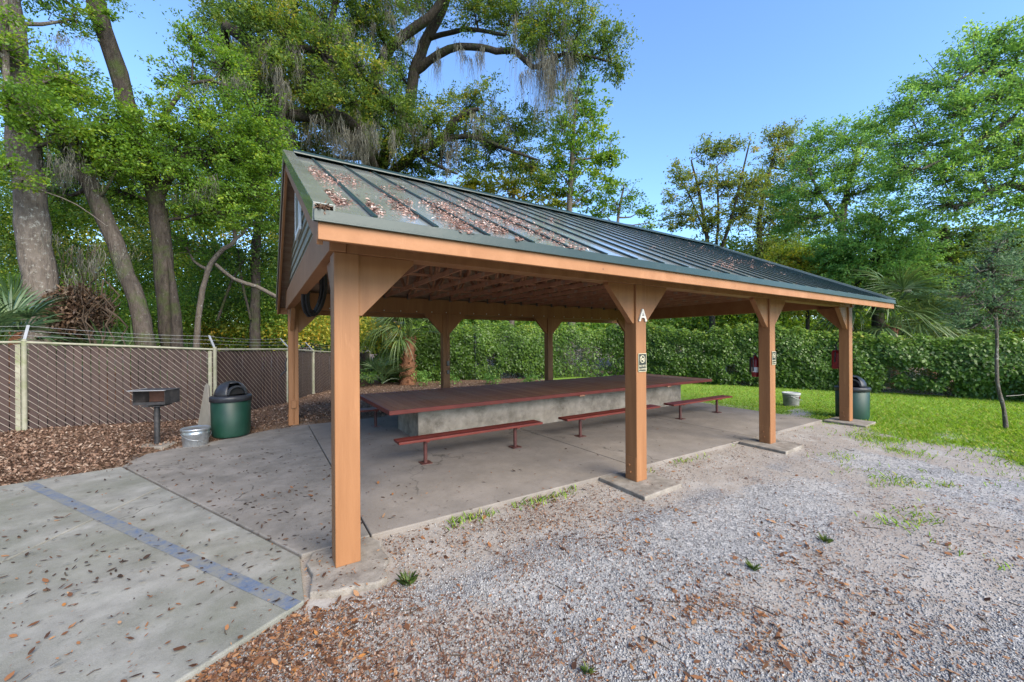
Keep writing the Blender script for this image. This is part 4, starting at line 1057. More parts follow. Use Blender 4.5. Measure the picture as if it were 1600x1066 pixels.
tree('young_tree', 'crooked thin pale tree between the dark trunk and the pavilion', [[(299, 540, 15, .10), (312, 481, 15, .10), (321, 436, 15, .09), (330, 410, 15, .085), (350, 389, 15, .08), (369, 373, 15, .075), (357, 334, 15, .07), (354, 300, 15, .08), (328, 268, 15, .06), (300, 232, 15, .04)], [(357, 300, 15, .07), (400, 288, 15.2, .06), (440, 260, 15.5, .05)], [(336, 412, 15.1, .06), (365, 436, 15.5, .075), (402, 448, 15.8, .08), (432, 464, 16.2, .08)]],
     [(300, 240, 45, 30, 15), (400, 270, 45, 30, 15.4), (440, 300, 30, 35, 16), (340, 300, 35, 25, 15), (290, 380, 40, 30, 15.5), (390, 350, 35, 25, 15.5)],
     LM_md, BK_grey, (.10, .055), .8, 22, .28, TG, cat='tree')
tree('young_tree', 'straight slim dark trunk just left of the gable', [[(398, 545, 17.5, .20), (399, 470, 17.5, .19), (400, 400, 17.5, .18), (404, 350, 17.5, .17), (410, 300, 17.5, .15), (414, 240, 17.5, .12)], [(392, 500, 17.2, .05), (378, 440, 17.2, .05), (372, 390, 17.2, .03)], [(340, 500, 17.0, .05), (362, 440, 17, .05), (382, 405, 17, .03)]],
     [(410, 250, 50, 40, 17.5), (440, 340, 30, 40, 18), (370, 270, 45, 35, 18), (420, 400, 35, 30, 18.5), (340, 400, 40, 30, 18)],
     LM_md, BK_dark, (.11, .06), .9, 26, .28, TG)
# the great live oak behind the roof
tree('live_oak', 'great live oak draped in grey moss, spreading over the pavilion roof',
     [[(612, 585, 25.5, .62), (614, 480, 25.5, .55), (612, 400, 25.2, .52), (604, 330, 24.8, .50), (590, 270, 24., .46)],
      [(590, 270, 24., .42), (618, 210, 23.4, .38), (640, 160, 23, .34), (648, 112, 22.6, .30), (668, 60, 22.4, .30), (690, 15, 22.2, .28), (712, -50, 22, .24)],
      [(648, 112, 22.6, .26), (684, 86, 22., .22), (718, 73, 21.6, .19), (752, 74, 21.3, .17), (775, 80, 21, .16), (805, 80, 20.8, .14), (832, 105, 20.6, .13), (850, 100, 20.4, .11), (880, 84, 20.2, .09), (920, 88, 20, .07), (955, 98, 20, .05)],
      [(666, 62, 22.4, .16), (700, 52, 22, .13), (735, 46, 21.5, .11), (790, 55, 21., .08)],
      [(590, 270, 24., .36), (570, 190, 22.5, .32), (600, 90, 21.5, .28), (640, 50, 21, .25), (676, 22, 20.6, .22), (710, -30, 20.3, .2)],
      [(590, 280, 24., .40), (560, 215, 20, .36), (535, 186, 18.4, .33), (500, 182, 17.8, .30), (465, 180, 17.6, .26), (430, 165, 17.4, .2)],
      [(560, 225, 21, .36), (510, 165, 19, .34), (475, 112, 17.8, .32), (440, 76, 17.2, .31), (400, 72, 17, .30), (374, 55, 16.8, .26), (350, 40, 16.6, .16)],
      [(470, 75, 19.2, .17), (462, 30, 19, .16), (455, -30, 18.8, .14)], [(500, 76, 19.4, .15), (515, 40, 19.2, .14), (530, -20, 19, .12)],
      [(385, 62, 16.9, .26), (405, 85, 16.9, .28), (428, 118, 16.9, .24), (440, 150, 16.9, .2), (441, 190, 16.9, .14), (440, 235, 16.9, .08)], [(440, 78, 17.2, .16), (500, 80, 17.2, .15), (540, 110, 17.4, .12), (590, 135, 17.6, .08), (620, 180, 17.8, .04)], [(500, 80, 17.2, .09), (530, 130, 17.3, .07), (560, 165, 17.5, .03)],
      [(600, 280, 24.2, .30), (650, 240, 23., .25), (690, 218, 22.2, .22), (705, 195, 21.8, .2), (725, 178, 21.5, .17), (748, 170, 21.2, .1)],
      [(690, 218, 22.2, .16), (740, 214, 21.8, .12), (800, 236, 21.4, .09), (840, 250, 21.2, .05)], [(650, 240, 23, .12), (690, 262, 22.6, .09), (715, 272, 22.3, .05)]],
     [(395, 30, 60, 35, 18), (450, 45, 60, 40, 19), (350, 80, 40, 40, 18.4), (500, 40, 50, 45, 19.4), (560, 30, 60, 40, 20), (600, 60, 40, 40, 21), (540, 100, 55, 40, 20.4), (470, 110, 45, 30, 19.6), (420, 130, 40, 40, 19),
      (520, 150, 60, 30, 20.6), (590, 150, 50, 40, 21.5), (640, 190, 50, 35, 22.4), (480, 190, 50, 35, 20), (540, 210, 60, 30, 21), (600, 220, 60, 35, 22.4), (680, 190, 50, 30, 22), (730, 170, 50, 40, 22.2), (770, 230, 60, 40, 22.4), (690, 240, 60, 35, 23), (640, 260, 50, 30, 24), (560, 245, 50, 22, 23), (810, 200, 45, 35, 22.),
      (740, 15, 60, 28, 21), (800, 20, 60, 32, 21), (850, 40, 50, 38, 20.6), (905, 35, 48, 38, 20.2), (945, 70, 38, 42, 20), (890, 90, 40, 24, 20.4), (965, 110, 22, 22, 20), (830, 70, 35, 25, 20.6), (420, -40, 120, 40, 18), (560, -40, 120, 40, 19), (720, -40, 120, 35, 20.5), (880, -35, 80, 30, 20.5), (650, 10, 40, 20, 22), (440, 230, 30, 35, 19), (400, 100, 40, 30, 19), (830, 260, 40, 28, 23), (460, 140, 60, 40, 20.5), (520, 100, 60, 40, 21.5), (560, 180, 60, 40, 22.5), (400, 190, 40, 40, 20), (620, 110, 30, 40, 23), (470, 235, 50, 30, 21.5), (360, 130, 40, 40, 20), (340, 30, 40, 30, 19), (430, 95, 60, 26, 16.5), (500, 65, 55, 24, 16.8), (395, 125, 40, 30, 16.6), (560, 105, 55, 26, 17), (480, 165, 60, 18, 17.2), (540, 150, 50, 24, 17.2), (610, 160, 50, 30, 17.6), (450, 40, 60, 26, 17), (380, 40, 45, 26, 16.4)],
     LM_oak, BK_dark, (.15, .068), 1.15, 34, .32, None, moss=[(855, 95, 34, 130, 20.4, 150), (860, 60, 40, 160, 20.2, 70), (838, 0, 40, 60, 20.3, 60), (450, 195, 50, 100, 19.4, 60), (440, 165, 22, 130, 18.6, 120), (540, 200, 80, 80, 20, 60), (600, 190, 70, 70, 21.5, 60), (710, 85, 20, 55, 21.6, 16), (735, 80, 20, 70, 21.4, 14), (755, 80, 26, 60, 21.2, 14), (685, 95, 14, 60, 22, 14), (590, 10, 50, 70, 20, 90), (640, 0, 40, 60, 21, 60), (520, 40, 60, 60, 19.4, 90), (350, 60, 40, 90, 18.3, 110), (400, 80, 50, 70, 18.6, 100), (700, 210, 60, 60, 22, 70), (780, 180, 50, 70, 21.8, 50), (870, 130, 30, 100, 20.4, 50), (430, 120, 40, 80, 16.9, 60), (500, 190, 90, 80, 17.6, 60), (400, 85, 40, 80, 16.6, 100), (560, 205, 50, 80, 18, 120), (640, 60, 30, 60, 21.5, 50), (560, 90, 60, 60, 20, 80)], limb_r=.07, mossmat=M_moss)
TG2 = 'trees behind the pavilion roof'
tree('broadleaf_tree', 'narrow green tree against the sky at the end of the moss strands', [[(893, 560, 25, .22), (893, 400, 25, .2), (890, 320, 25, .18), (894, 250, 25, .15), (898, 180, 25, .1), (905, 130, 25, .05)]],
     [(900, 150, 40, 34, 25), (925, 185, 28, 35, 25), (880, 200, 40, 35, 24.6), (905, 235, 50, 40, 25), (935, 250, 26, 45, 25.3), (870, 265, 40, 35, 25), (915, 300, 45, 28, 25.4), (955, 235, 14, 30, 25)],
     LM_md, BK_grey, (.20, .12), .95, 24, .33, TG2)
tree('broadleaf_tree', 'low yellowish tree just above the roof ridge', [[(800, 560, 27, .2), (798, 400, 27, .18), (800, 330, 27, .15), (806, 280, 27, .08)]],
     [(790, 290, 50, 40, 27), (840, 295, 45, 30, 26.6), (740, 290, 45, 35, 27), (700, 300, 45, 30, 27), (640, 300, 50, 25, 27.5), (870, 320, 35, 22, 26.4)],
     LM_ye, BK_grey, (.2, .12), 1.0, 24, .34, TG2)
tree('broadleaf_tree', 'small sparse tree dipping to the roof beside open sky', [[(965, 560, 27, .13), (963, 420, 27, .12), (966, 340, 27, .1), (975, 290, 27, .05)]],
     [(965, 320, 30, 24, 27), (985, 300, 18, 20, 27), (1000, 330, 22, 16, 27), (940, 330, 25, 20, 26.6), (1012, 348, 18, 10, 27.2), (960, 285, 12, 10, 27)],
     LM_md, BK_grey, (.19, .11), .8, 20, .3, TG2)
TG3 = 'trees at the right beyond the vine fence'
tree('thin_tree', 'sparse olive tree with several thin stems rising past the roof end', [[(1112, 560, 28, .2), (1112, 440, 28, .17), (1104, 370, 28, .14), (1092, 300, 28, .1), (1080, 250, 28, .05)], [(1112, 430, 28, .14), (1140, 350, 28, .11), (1160, 270, 28, .07), (1172, 220, 28, .04)], [(1112, 440, 28, .12), (1122, 350, 28, .09), (1120, 260, 28, .05)], [(1104, 370, 28, .08), (1070, 290, 28, .05), (1050, 270, 28, .03)]],
     [(1100, 235, 32, 18, 28), (1140, 235, 30, 22, 28), (1062, 275, 22, 24, 28), (1090, 290, 34, 24, 28), (1135, 290, 36, 30, 28), (1070, 335, 30, 20, 28), (1110, 345, 40, 28, 28), (1160, 330, 36, 34, 28.4), (1050, 310, 14, 14, 28), (1100, 390, 40, 20, 28), (1170, 290, 26, 30, 28.4), (1050, 350, 20, 12, 28)],
     LM_ol, BK_dark, (.17, .10), 1.0, 18, .30, TG3)
tree('thin_tree', 'tall brownish-olive tree topping the group behind the roof end', [[(1190, 560, 30, .24), (1190, 430, 30, .2), (1186, 350, 30, .17), (1196, 290, 30, .14), (1212, 235, 30, .09), (1226, 190, 30, .04)]],
     [(1226, 205, 18, 16, 30), (1205, 215, 16, 16, 30), (1240, 225, 22, 18, 30), (1215, 250, 30, 22, 30), (1250, 255, 26, 22, 30), (1190, 290, 30, 26, 30), (1230, 295, 36, 28, 30), (1200, 340, 40, 30, 30), (1240, 345, 40, 30, 30), (1200, 390, 50, 24, 30)],
     LM_ol, BK_dark, (.17, .10), 1.15, 20, .32, TG3)
tree('broadleaf_tree', 'bright green spreading tree left of the tallest right-hand crown', [[(1330, 560, 23, .26), (1322, 440, 23, .22), (1316, 350, 23, .18), (1330, 270, 23, .12), (1345, 220, 23, .06)], [(1316, 350, 23, .12), (1280, 300, 23, .09), (1262, 260, 23, .05)]],
     [(1280, 220, 40, 24, 23), (1320, 215, 45, 28, 23), (1262, 255, 36, 26, 23.4), (1310, 265, 50, 28, 22.6), (1360, 230, 50, 36, 22), (1270, 300, 45, 28, 23), (1330, 305, 50, 28, 22.6), (1250, 340, 40, 28, 24), (1390, 275, 50, 35, 22), (1300, 345, 40, 24, 23.6), (1225, 310, 26, 24, 24.6)],
     LM_lt, BK_grey, (.15, .08), 1.0, 28, .32, TG3)
tree('broadleaf_tree', 'huge light green tree filling the upper right corner', [[(1690, 700, 16.5, .36), (1685, 480, 16.5, .33), (1670, 330, 16.5, .30), (1650, 230, 16.3, .26), (1640, 120, 16.2, .2), (1630, 20, 16, .12)], [(1665, 300, 16.4, .2), (1600, 190, 16.2, .15), (1540, 215, 16.2, .12), (1490, 240, 16.2, .08), (1440, 265, 16.2, .04)], [(1650, 230, 16.3, .18), (1590, 130, 16., .12), (1530, 110, 15.8, .07)], [(1670, 330, 16.4, .18), (1580, 290, 16.4, .12), (1510, 320, 16.6, .07)]],
     [(1420, 170, 45, 35, 16.4), (1465, 135, 45, 35, 16.2), (1510, 105, 45, 35, 16), (1555, 85, 40, 35, 15.8), (1595, 70, 40, 45, 15.6), (1440, 220, 55, 36, 16.4), (1500, 180, 60, 40, 16), (1560, 155, 60, 45, 15.8), (1610, 150, 50, 50, 15.6), (1470, 270, 60, 36, 16.6), (1530, 240, 60, 40, 16.2), (1590, 230, 55, 45, 16), (1410, 260, 40, 32, 16.8), (1550, 300, 60, 38, 16.6), (1600, 320, 50, 40, 16.4), (1480, 320, 55, 34, 17), (1375, 195, 30, 24, 16.8), (1520, 55, 22, 14, 15.8), (1560, 48, 24, 14, 15.6), (1640, 240, 50, 60, 15.8)],
     LM_lt, BK_grey, (.115, .062), 1.0, 30, .25, TG3)
tree('vine_tree', 'rounded tree smothered in dark green vines above the palm', [[(1375, 600, 20.5, .28), (1372, 480, 20.5, .26), (1370, 400, 20.5, .2), (1372, 340, 20.5, .1)]],
     [(1370, 345, 55, 34, 20.5), (1340, 385, 50, 40, 20.2), (1400, 390, 55, 42, 20.2), (1370, 430, 70, 36, 20), (1320, 440, 40, 30, 20.4), (1430, 440, 45, 34, 20.4), (1300, 400, 30, 30, 21)],
     LM_lt, BK_dark, (.12, .085), 1.7, 34, .26, TG3, droop=.5)
tree('shrub', 'yellow-flecked shrub showing over the far end of the roof', [[(1262, 600, 22.5, .12), (1262, 500, 22.5, .1), (1260, 440, 22.5, .05)]],
     [(1255, 410, 50, 20, 22.5), (1300, 415, 40, 22, 22.2), (1220, 400, 30, 16, 22.8), (1275, 445, 50, 24, 22), (1200, 425, 30, 20, 23), (1330, 455, 40, 24, 22), (1255, 470, 60, 24, 22.)],
     LM_ye, BK_dark, (.16, .10), 1.6, 26, .26, None, cat='shrub')
tree('evergreen_tree', 'dense dark evergreen behind the small staked tree', [[(1500, 600, 21, .3), (1495, 470, 21, .26), (1480, 400, 21, .2), (1475, 350, 21, .1)], [(1495, 470, 21, .16), (1550, 400, 21, .1), (1585, 360, 21, .06)]],
     [(1470, 370, 50, 32, 21), (1520, 385, 60, 38, 21), (1580, 380, 55, 45, 21), (1450, 420, 50, 34, 21), (1500, 445, 60, 36, 21), (1570, 460, 60, 40, 21), (1440, 470, 45, 30, 21), (1530, 500, 70, 30, 21), (1610, 440, 50, 60, 21), (1600, 510, 50, 30, 21)],
     LM_dk, BK_dark, (.17, .10), 1.15, 28, .32, TG3)
tree('small_tree', 'small staked tree with a crooked lichen-spotted trunk on the right grass', [[(1572, 669, 9.17, 0.041), (1568, 640, 9.17, 0.038), (1561, 612, 9.17, 0.035), (1557, 580, 9.17, 0.033), (1558, 540, 9.17, 0.032), (1556, 490, 9.17, 0.026), (1552, 440, 9.17, 0.017), (1550, 400, 9.17, 0.009)], [(1557, 520, 9.17, 0.015), (1580, 470, 9.3, 0.011), (1595, 430, 9.4, 0.006)], [(1556, 500, 9.17, 0.013), (1520, 460, 9.0, 0.009), (1500, 440, 9, 0.005)]],
     [(1545, 420, 45, 30, 9.2), (1580, 440, 36, 32, 9.2), (1515, 455, 36, 26, 9.1), (1550, 475, 50, 28, 9.1), (1590, 490, 32, 24, 9.2), (1500, 490, 26, 18, 9.1), (1560, 385, 36, 22, 9.3), (1605, 400, 26, 30, 9.4), (1530, 505, 30, 16, 9.2)],
     LM_bl, BK_oak, (.060, .030), .6, 22, .13, None, limb_r=.012)
sp = at(1572, 619, 9.17); sq = at(1612, 615, 9.0)
sk = thing('guy_rope', 'pale rope tied from the small tree trunk toward the right edge', 'rope', tuple(at(1612, 690, 9.0)))
mb = MB(); mb.tube([sp, (sp + sq) / 2 - [0, 0, .012], sq], .008, 6); mb.build('rope', M_wire, sk)
mb = MB(); q = at(1612, 615, 9.0); zg = float(terrain(q[0], q[1])); mb.tube([(q[0], q[1], zg - .05), (q[0], q[1], q[2] + .08)], .02, 8); mb.build('stake', M_deadv, sk)

# understorey and far wood: masses nobody could count
def mass(name, label, cat, mat, blobs, leaf, cover, per=40, sig=.4, kind='stuff'):
    LV = []; TV = []
    for b in blobs:
        _, (c, rX, rY, rZ) = in_blob(b, 1); nl = int(PI * rX * rZ / (leaf[0] * leaf[1] * .5) * cover * 2.4); nc = max(3, nl // per); cc, _ = in_blob(b, nc)
        idx = rng.integers(0, nc, nl); P = cc[idx] + rng.normal(size=(nl, 3)) * sig * np.array([1, 1, .6])
        kk = P[:, 2] > terrain(P[:, 0], P[:, 1]) + .03; P = P[kk]; TV.append(rng.random(nc)[idx][kk])
        LV.append(leaf_quads(P, leaf[0], leaf[1], .7, .3))
    o = leaf_obj(name, np.concatenate(LV, 0), mat, None, np.concatenate(TV)); tag(o, label, cat, kind=kind); return o
B = []
for x in range(-60, 470, 38): B.append((x + rng.normal() * 10, 495 + rng.normal() * 14, 45, 44, 16 + 5 * rng.random()))
mass('undergrowth', 'tangled green undergrowth along the back of the slatted fence', 'undergrowth', LM_md, B, (.11, .06), 1.0)
B = [(x + rng.normal() * 10, 515 + rng.normal() * 8, 32, 26, 19 + 7 * rng.random()) for x in range(-40, 620, 26)]
mass('yellow_undergrowth', 'bright yellow-green low plants behind the fence left of the gable', 'undergrowth', LM_ye, B, (.16, .09), .7)
B = []
for x in range(-80, 480, 55):
    for y in (470, 410, 350): B.append((x + rng.normal() * 18, y + rng.normal() * 18, 50, 42, 27 + 9 * rng.random()))
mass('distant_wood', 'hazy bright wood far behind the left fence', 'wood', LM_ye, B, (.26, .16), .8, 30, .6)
B = []
for x in range(440, 1130, 55): B.append((x, 500 + rng.normal() * 8, 48, 26, 31 + 3 * rng.random())); B.append((x, 460, 50, 40, 34 + 4 * rng.random()))
for x in range(1130, 1720, 50): B.append((x, 470 + rng.normal() * 20, 48, 45, 29 + 5 * rng.random())); B.append((x, 420 + rng.normal() * 25, 48, 40, 33 + 4 * rng.random()))
for x in range(420, 1720, 45): B.append((x, 512, 44, 20, 29 + 2 * rng.random()))
for x in range(540, 1060, 40): B.append((x, 530 + rng.normal() * 5, 40, 22, 26.5 + 1.5 * rng.random()))
mass('distant_wood', 'green wood closing the view behind the vine fences', 'wood', LM_md, B, (.24, .15), 1.8, 30, .55)
B = [(x + rng.normal() * 14, y + rng.normal() * 14, 48, 40, 20 + 4 * rng.random()) for x in range(-40, 440, 62) for y in (430, 330, 250)]
mass('forest_leaves', 'mid-storey leaves of the wood behind the left trunks', 'wood', LM_lf, B, (.12, .07), 1.0, 30, .40)
B = [(-330 + 0 * k, 470, 1, 1, 1) for k in range(0)]
LV = []
for k in range(26):  # unseen crowns off the left edge, added to block sky light
    uu = -13.5 - 7 * rng.random() + 2.5 * (k / 26); vv = -3 + 17 * k / 26; zz = 2 + 9 * rng.random(); nl = 2600
    cc = np.array([uu, vv, zz]) + unit(70) * (rng.random((70, 1)) ** .4) * np.array([2.2, 2.2, 2.4]); ix = rng.integers(0, 70, nl); P = cc[ix] + rng.normal(size=(nl, 3)) * .35; P = P[P[:, 2] > .3]
    LV.append(leaf_quads(P, .22, .13, .7, .3))
o = leaf_obj('forest_leaves', np.concatenate(LV, 0), LM_dk); tag(o, 'unseen wood carrying on to the left beyond the slatted fence, added for its shade', 'wood', kind='stuff')
B = [(x + rng.normal() * 8, 527 + rng.normal() * 4, 34, 20, 31 + 4 * rng.random()) for x in range(-120, 640, 26)]
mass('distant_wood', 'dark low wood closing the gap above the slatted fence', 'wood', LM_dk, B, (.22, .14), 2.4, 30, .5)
LV = []
for (a, b) in zip(HP[:-1], HP[1:]):
    dv = b - a; Ls = np.linalg.norm(dv); nrm = np.array([-dv[1], dv[0]]) / Ls
    if np.dot(nrm, -a) > 0: nrm = -nrm
    n = int(Ls * 900); t = rng.random(n); off = .5 + 1.6 * rng.random(n); q = a + dv * t[:, None] + nrm * off[:, None]; h = 2.1 * rng.random(n) ** 1.2
    LV.append(leaf_quads(np.stack([q[:, 0], q[:, 1], terrain(q[:, 0], q[:, 1]) + h], 1), .15, .10, .6, .3))
o = leaf_obj('brush', np.concatenate(LV, 0), LM_dk); tag(o, 'dark brush crowding the far side of the vine covered fences', 'undergrowth', kind='stuff')
B = [(x + rng.normal() * 14, y + rng.normal() * 14, 46, 38, 17 + 6 * rng.random()) for x in range(-40, 450, 58) for y in (480, 400, 320, 240, 165) if not (40 < x < 330 and y < 200)]
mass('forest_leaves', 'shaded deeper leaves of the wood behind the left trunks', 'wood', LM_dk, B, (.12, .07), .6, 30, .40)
# brown tangle of dead vines beside the big oak
tg = thing('vine_tangle', 'brown tangle of dead vines and roots between the big oak and leaning trunk', 'vines', tuple(ground_pt(130, 11.9)))
mb = MB()
for k in range(50):
    x0 = 122 + rng.normal() * 24; d0 = 11.9 + rng.normal() * .35; y0 = 555; y1 = 490 - abs(rng.normal()) * 36
    P = [at(x0 + rng.normal() * 16 * (.3 + t), y0 + (y1 - y0) * t, d0 + rng.normal() * .12) for t in np.linspace(0, 1, 6)]
    mb.tube(P, .012 + .012 * rng.random(), 4, cap=False)
for k in range(70):
    x0 = 122 + rng.normal() * 26; y0 = 480 + rng.normal() * 30
    P = [at(x0 + 16 * math.cos(t * 5 + k) * t, y0 + 22 * math.sin(t * 4 + k), 11.9 + .3 * rng.normal()) for t in np.linspace(0, 1, 5)]
    mb.tube(P, .01, 3, cap=False)
mb.build('roots', M_deadv, tg)
P, _ = in_blob((122, 490, 40, 46, 11.9), 5200); leaf_obj('dead_leaves', leaf_quads(P, .13, .06, .3, .6), leafmat('dead_vine_leaf', [(0, (.035, .02, .014)), (.6, (.085, .05, .03)), (1, (.14, .09, .055))], .1), tg)

# ------------------------------------------------------------------ scatter on the ground
def img_area_points(n, d0=2.2, d1=14, umin=-9, umax=24, x0=-60, x1=1660):
    """points on the ground inside the camera's field of view, denser near it"""
    x = x0 + (x1 - x0) * rng.random(n); d = 1 / (1 / d1 + (1 / d0 - 1 / d1) * rng.random(n))
    r = (x - 800) / F
    return d * (r * S_ + C_), d * (-r * C_ + S_)
def on_slab(u, v):
    e = mulch_edge(u); a = (u > .93) & (u < 12.2) & (v > 4.23) & (v < 10.75)
    b = (u <= .93) & (v > 4.2 + (u - .3) * -.0) & (v < e - .02) & ((u - (-1.925)) * (4.19 - 8.775) - (v - 8.775) * (.292 + 1.925) < 0)
    # walkway side: left of the line W0-W1-W2-W3-W4
    def left(p_, q_): return (q_[0] - p_[0]) * (v - p_[1]) - (q_[1] - p_[1]) * (u - p_[0])
    w = (left(W4, W3) > 0) & (left(W3, W2) > 0) & (left(W2, W1) > 0) & (v < e - .02) & (u < .3)
    foot = np.zeros_like(a)
    for k in range(1, 4): foot |= (u > U[k] - .34) & (u < U[k] + .52) & (v > 3.36) & (v < 4.23)
    foot |= (u > .28) & (u < 1.02) & (v > 3.36) & (v < 4.2)
    return a, b | w, foot
def surf_z(u, v):
    a, b, f = on_slab(u, v)
    return np.where(f, gz(u) + .003, np.where(a, gz(u), np.where(b, gz(u) - .006, terrain(u, v)))), a, b, f
# gravel
u, v = img_area_points(190000, 2.0, 9.5); a, b, f = on_slab(u, v); mul_, gr_d, sa_, da_ = density(u, v)
ok = ~(a | b | f) & (mul_ < .3) & (rng.random(len(u)) < np.clip(.9 - .5 * sa_ + da_, .25, 1) * (1 - gr_d)); u, v = u[ok], v[ok]; n = len(u)
r = (.0042 + .0055 * rng.random(n) ** 2) ; r = np.where(rng.random(n) < .02, r * 1.6, r)
c = np.stack([u, v, terrain(u, v) + r * .25], 1)
ax1 = unit(n); ax2 = np.cross(ax1, unit(n)); ax2 /= np.linalg.norm(ax2, axis=1)[:, None]; ax3 = np.cross(ax1, ax2)
sc_ = [r[:, None] * (.7 + .7 * rng.random((n, 1))) for _ in range(3)]
V = np.stack([c + ax1 * sc_[0], c - ax1 * sc_[0], c + ax2 * sc_[1], c - ax2 * sc_[1], c + ax3 * sc_[2], c - ax3 * sc_[2]], 1)
T = np.array([(0, 2, 4), (2, 1, 4), (1, 3, 4), (3, 0, 4), (2, 0, 5), (1, 2, 5), (3, 1, 5), (0, 3, 5)])
idx = (np.arange(n)[:, None, None] * 6 + T[None]).reshape(-1)
M_peb = leafmat('gravel_stone', [(0, (.155, .153, .153)), (.4, (.235, .232, .230)), (.85, (.305, .30, .292)), (.985, (.375, .365, .35)), (1, (.55, .53, .50))], 0, .85, .2)
o = obj_np('gravel', V.reshape(-1, 3), idx, 3, M_peb); tag(o, 'loose blue-grey gravel stones in front of the pavilion', 'gravel', kind='stuff')
# fallen leaves
M_lit = leafmat('fallen_leaf', [(0, (.045, .022, .014)), (.25, (.10, .045, .024)), (.5, (.19, .085, .04)), (.72, (.27, .12, .05)), (.9, (.34, .20, .11)), (1, (.36, .14, .03))], .1, .7, .2)
M_lit2 = leafmat('mulch_leaf', [(0, (.05, .03, .022)), (.3, (.12, .068, .046)), (.6, (.19, .115, .08)), (.88, (.27, .185, .135)), (1, (.38, .30, .24))], .05, .8, .15)
def litter(name, label, u, v, L, W, mat, lift=.004, up=2.6, zf=None):
    z = surf_z(u, v)[0] if zf is None else zf
    P = np.stack([u, v, z + lift + rng.random(len(u)) * .008], 1)
    ls = np.exp(rng.normal(size=len(u)) * .3).clip(.5, 1.5); n = len(u); Lf = (L * ls)[:, None] * np.ones((n, 1)); Wf = (W * ls * np.exp(rng.normal(size=n) * .2))[:, None] * np.ones((n, 1))
    nn = unit(n) + np.array([0, 0, up]); nn /= np.linalg.norm(nn, axis=1)[:, None]; a = unit(n); a -= nn * (a * nn).sum(1)[:, None]; a /= np.linalg.norm(a, axis=1)[:, None] + 1e-9; b = np.cross(nn, a)
    cu = (rng.random((n, 1)) - .25) * .45 * Wf; bend = b * (rng.normal(size=(n, 1)) * .12 * Lf)
    Vv = np.stack([P + nn * cu * .4, P + a * Lf * .26 + b * Wf * .42 + nn * cu * .5, P + a * Lf * .62 + b * Wf * .50 + nn * cu + bend * .5, P + a * Lf + nn * cu * 1.4 + bend, P + a * Lf * .58 - b * Wf * .46 + nn * cu + bend * .5, P + a * Lf * .22 - b * Wf * .40 + nn * cu * .5], 1).reshape(-1, 3); Vv[:, 2] = np.maximum(Vv[:, 2], np.repeat(z, 6) + .002)
    o = obj_np(name, Vv, np.arange(len(Vv)), 6, mat); tag(o, label, 'leaves', kind='stuff'); return o
u, v = img_area_points(230000, 2.0, 16); a, b, f = on_slab(u, v); mul_, gr_d, sa_, da_ = density(u, v)
band = np.exp(-((v - 3.75) / .42) ** 2) * (.35 + .65 * sst(.42, .6, fbm(u * 1.5, v * 2.5, 3))) + .35 * np.exp(-((v - 3.15) / .35) ** 2) * sst(1.0, .0, u) * (v > 2.5)
clump = sst(.50, .70, fbm(u * 1.0 + 50, v * 1.0 + 20, 4)) * (.12 + .45 * sst(.3, 1.6, v) * sst(9.5, 7.5, u)) * (.4 + .6 * vnoise(u * 7, v * 7))
lft = np.exp(-(((v - 3.03) - (u + .45) * .6 + .22) / .3) ** 2) * (u < .5) * (u > -3)
pr = np.where(a, .012, np.where(f, .05, np.where(b, .010, np.clip(.022 + .34 * band + clump * .55 + .20 * lft * (.3 + .7 * vnoise(u * 6, v * 6)), 0, .9) * (1 - .75 * gr_d))))
ok = (mul_ < .4) & (rng.random(len(u)) < pr); u, v = u[ok], v[ok]
big = rng.random(len(u)) < np.where(on_slab(u, v)[1], .35, .10)
litter('fallen_leaves', 'scattered brown and orange fallen oak leaves on gravel and concrete', u, v, np.where(big, .050, .026), np.where(big, .021, .009), M_lit)
u, v = img_area_points(330000, 2.0, 13); a, b, f = on_slab(u, v); mul_, gr_d, sa_, da_ = density(u, v)
pr = (.10 + .75 * sst(.40, .64, fbm(u * 1.3 + 21, v * 1.3 + 44, 4)) * (.35 + .65 * vnoise(u * 9, v * 9))) * sst(1.2, 2.9, v + .5 * vnoise(u, v)) * sst(11.5, 9, u) * (.3 + .7 * sst(.0, .6, sa_)) + .8 * np.exp(-((v - 3.85) / .32) ** 2) * (.25 + .75 * sst(.38, .62, fbm(u * 2 + 9, v * 2.5, 3))) * (v < 4.25) * (u > .9) * (u < 10)
ok = ~(a | b | f) & (mul_ < .4) & (gr_d < .5) & (rng.random(len(u)) < pr * .55); u, v = u[ok], v[ok]
litter('leaf_bits', 'fine reddish-brown leaf bits along the gravel edge of the slab', u, v, .021, .008, leafmat('leaf_bit', [(0, (.05, .028, .02)), (.4, (.13, .065, .042)), (.75, (.22, .12, .078)), (1, (.32, .22, .16))], 0, .8, .15), .003, 2.)
# dark crumbs on the shaded concrete apron
u, v = img_area_points(9000, 3, 12); a, b, f = on_slab(u, v); ok = ((b & (rng.random(len(u)) < np.where((u - (-1.925)) * (4.19 - 8.775) - (v - 8.775) * (.292 + 1.925) < 0, .6, .16) * sst(.38, .6, fbm(u * 1.2, v * 1.2 + 8, 3)))) | (a & (rng.random(len(u)) < .10))); u, v = u[ok], v[ok]
litter('leaf_crumbs', 'small dark dry leaf bits strewn over the concrete', u, v, .05, .018, leafmat('dark_leaf', [(0, (.03, .02, .016)), (.7, (.08, .05, .035)), (1, (.15, .085, .05))], 0, .8, .15))
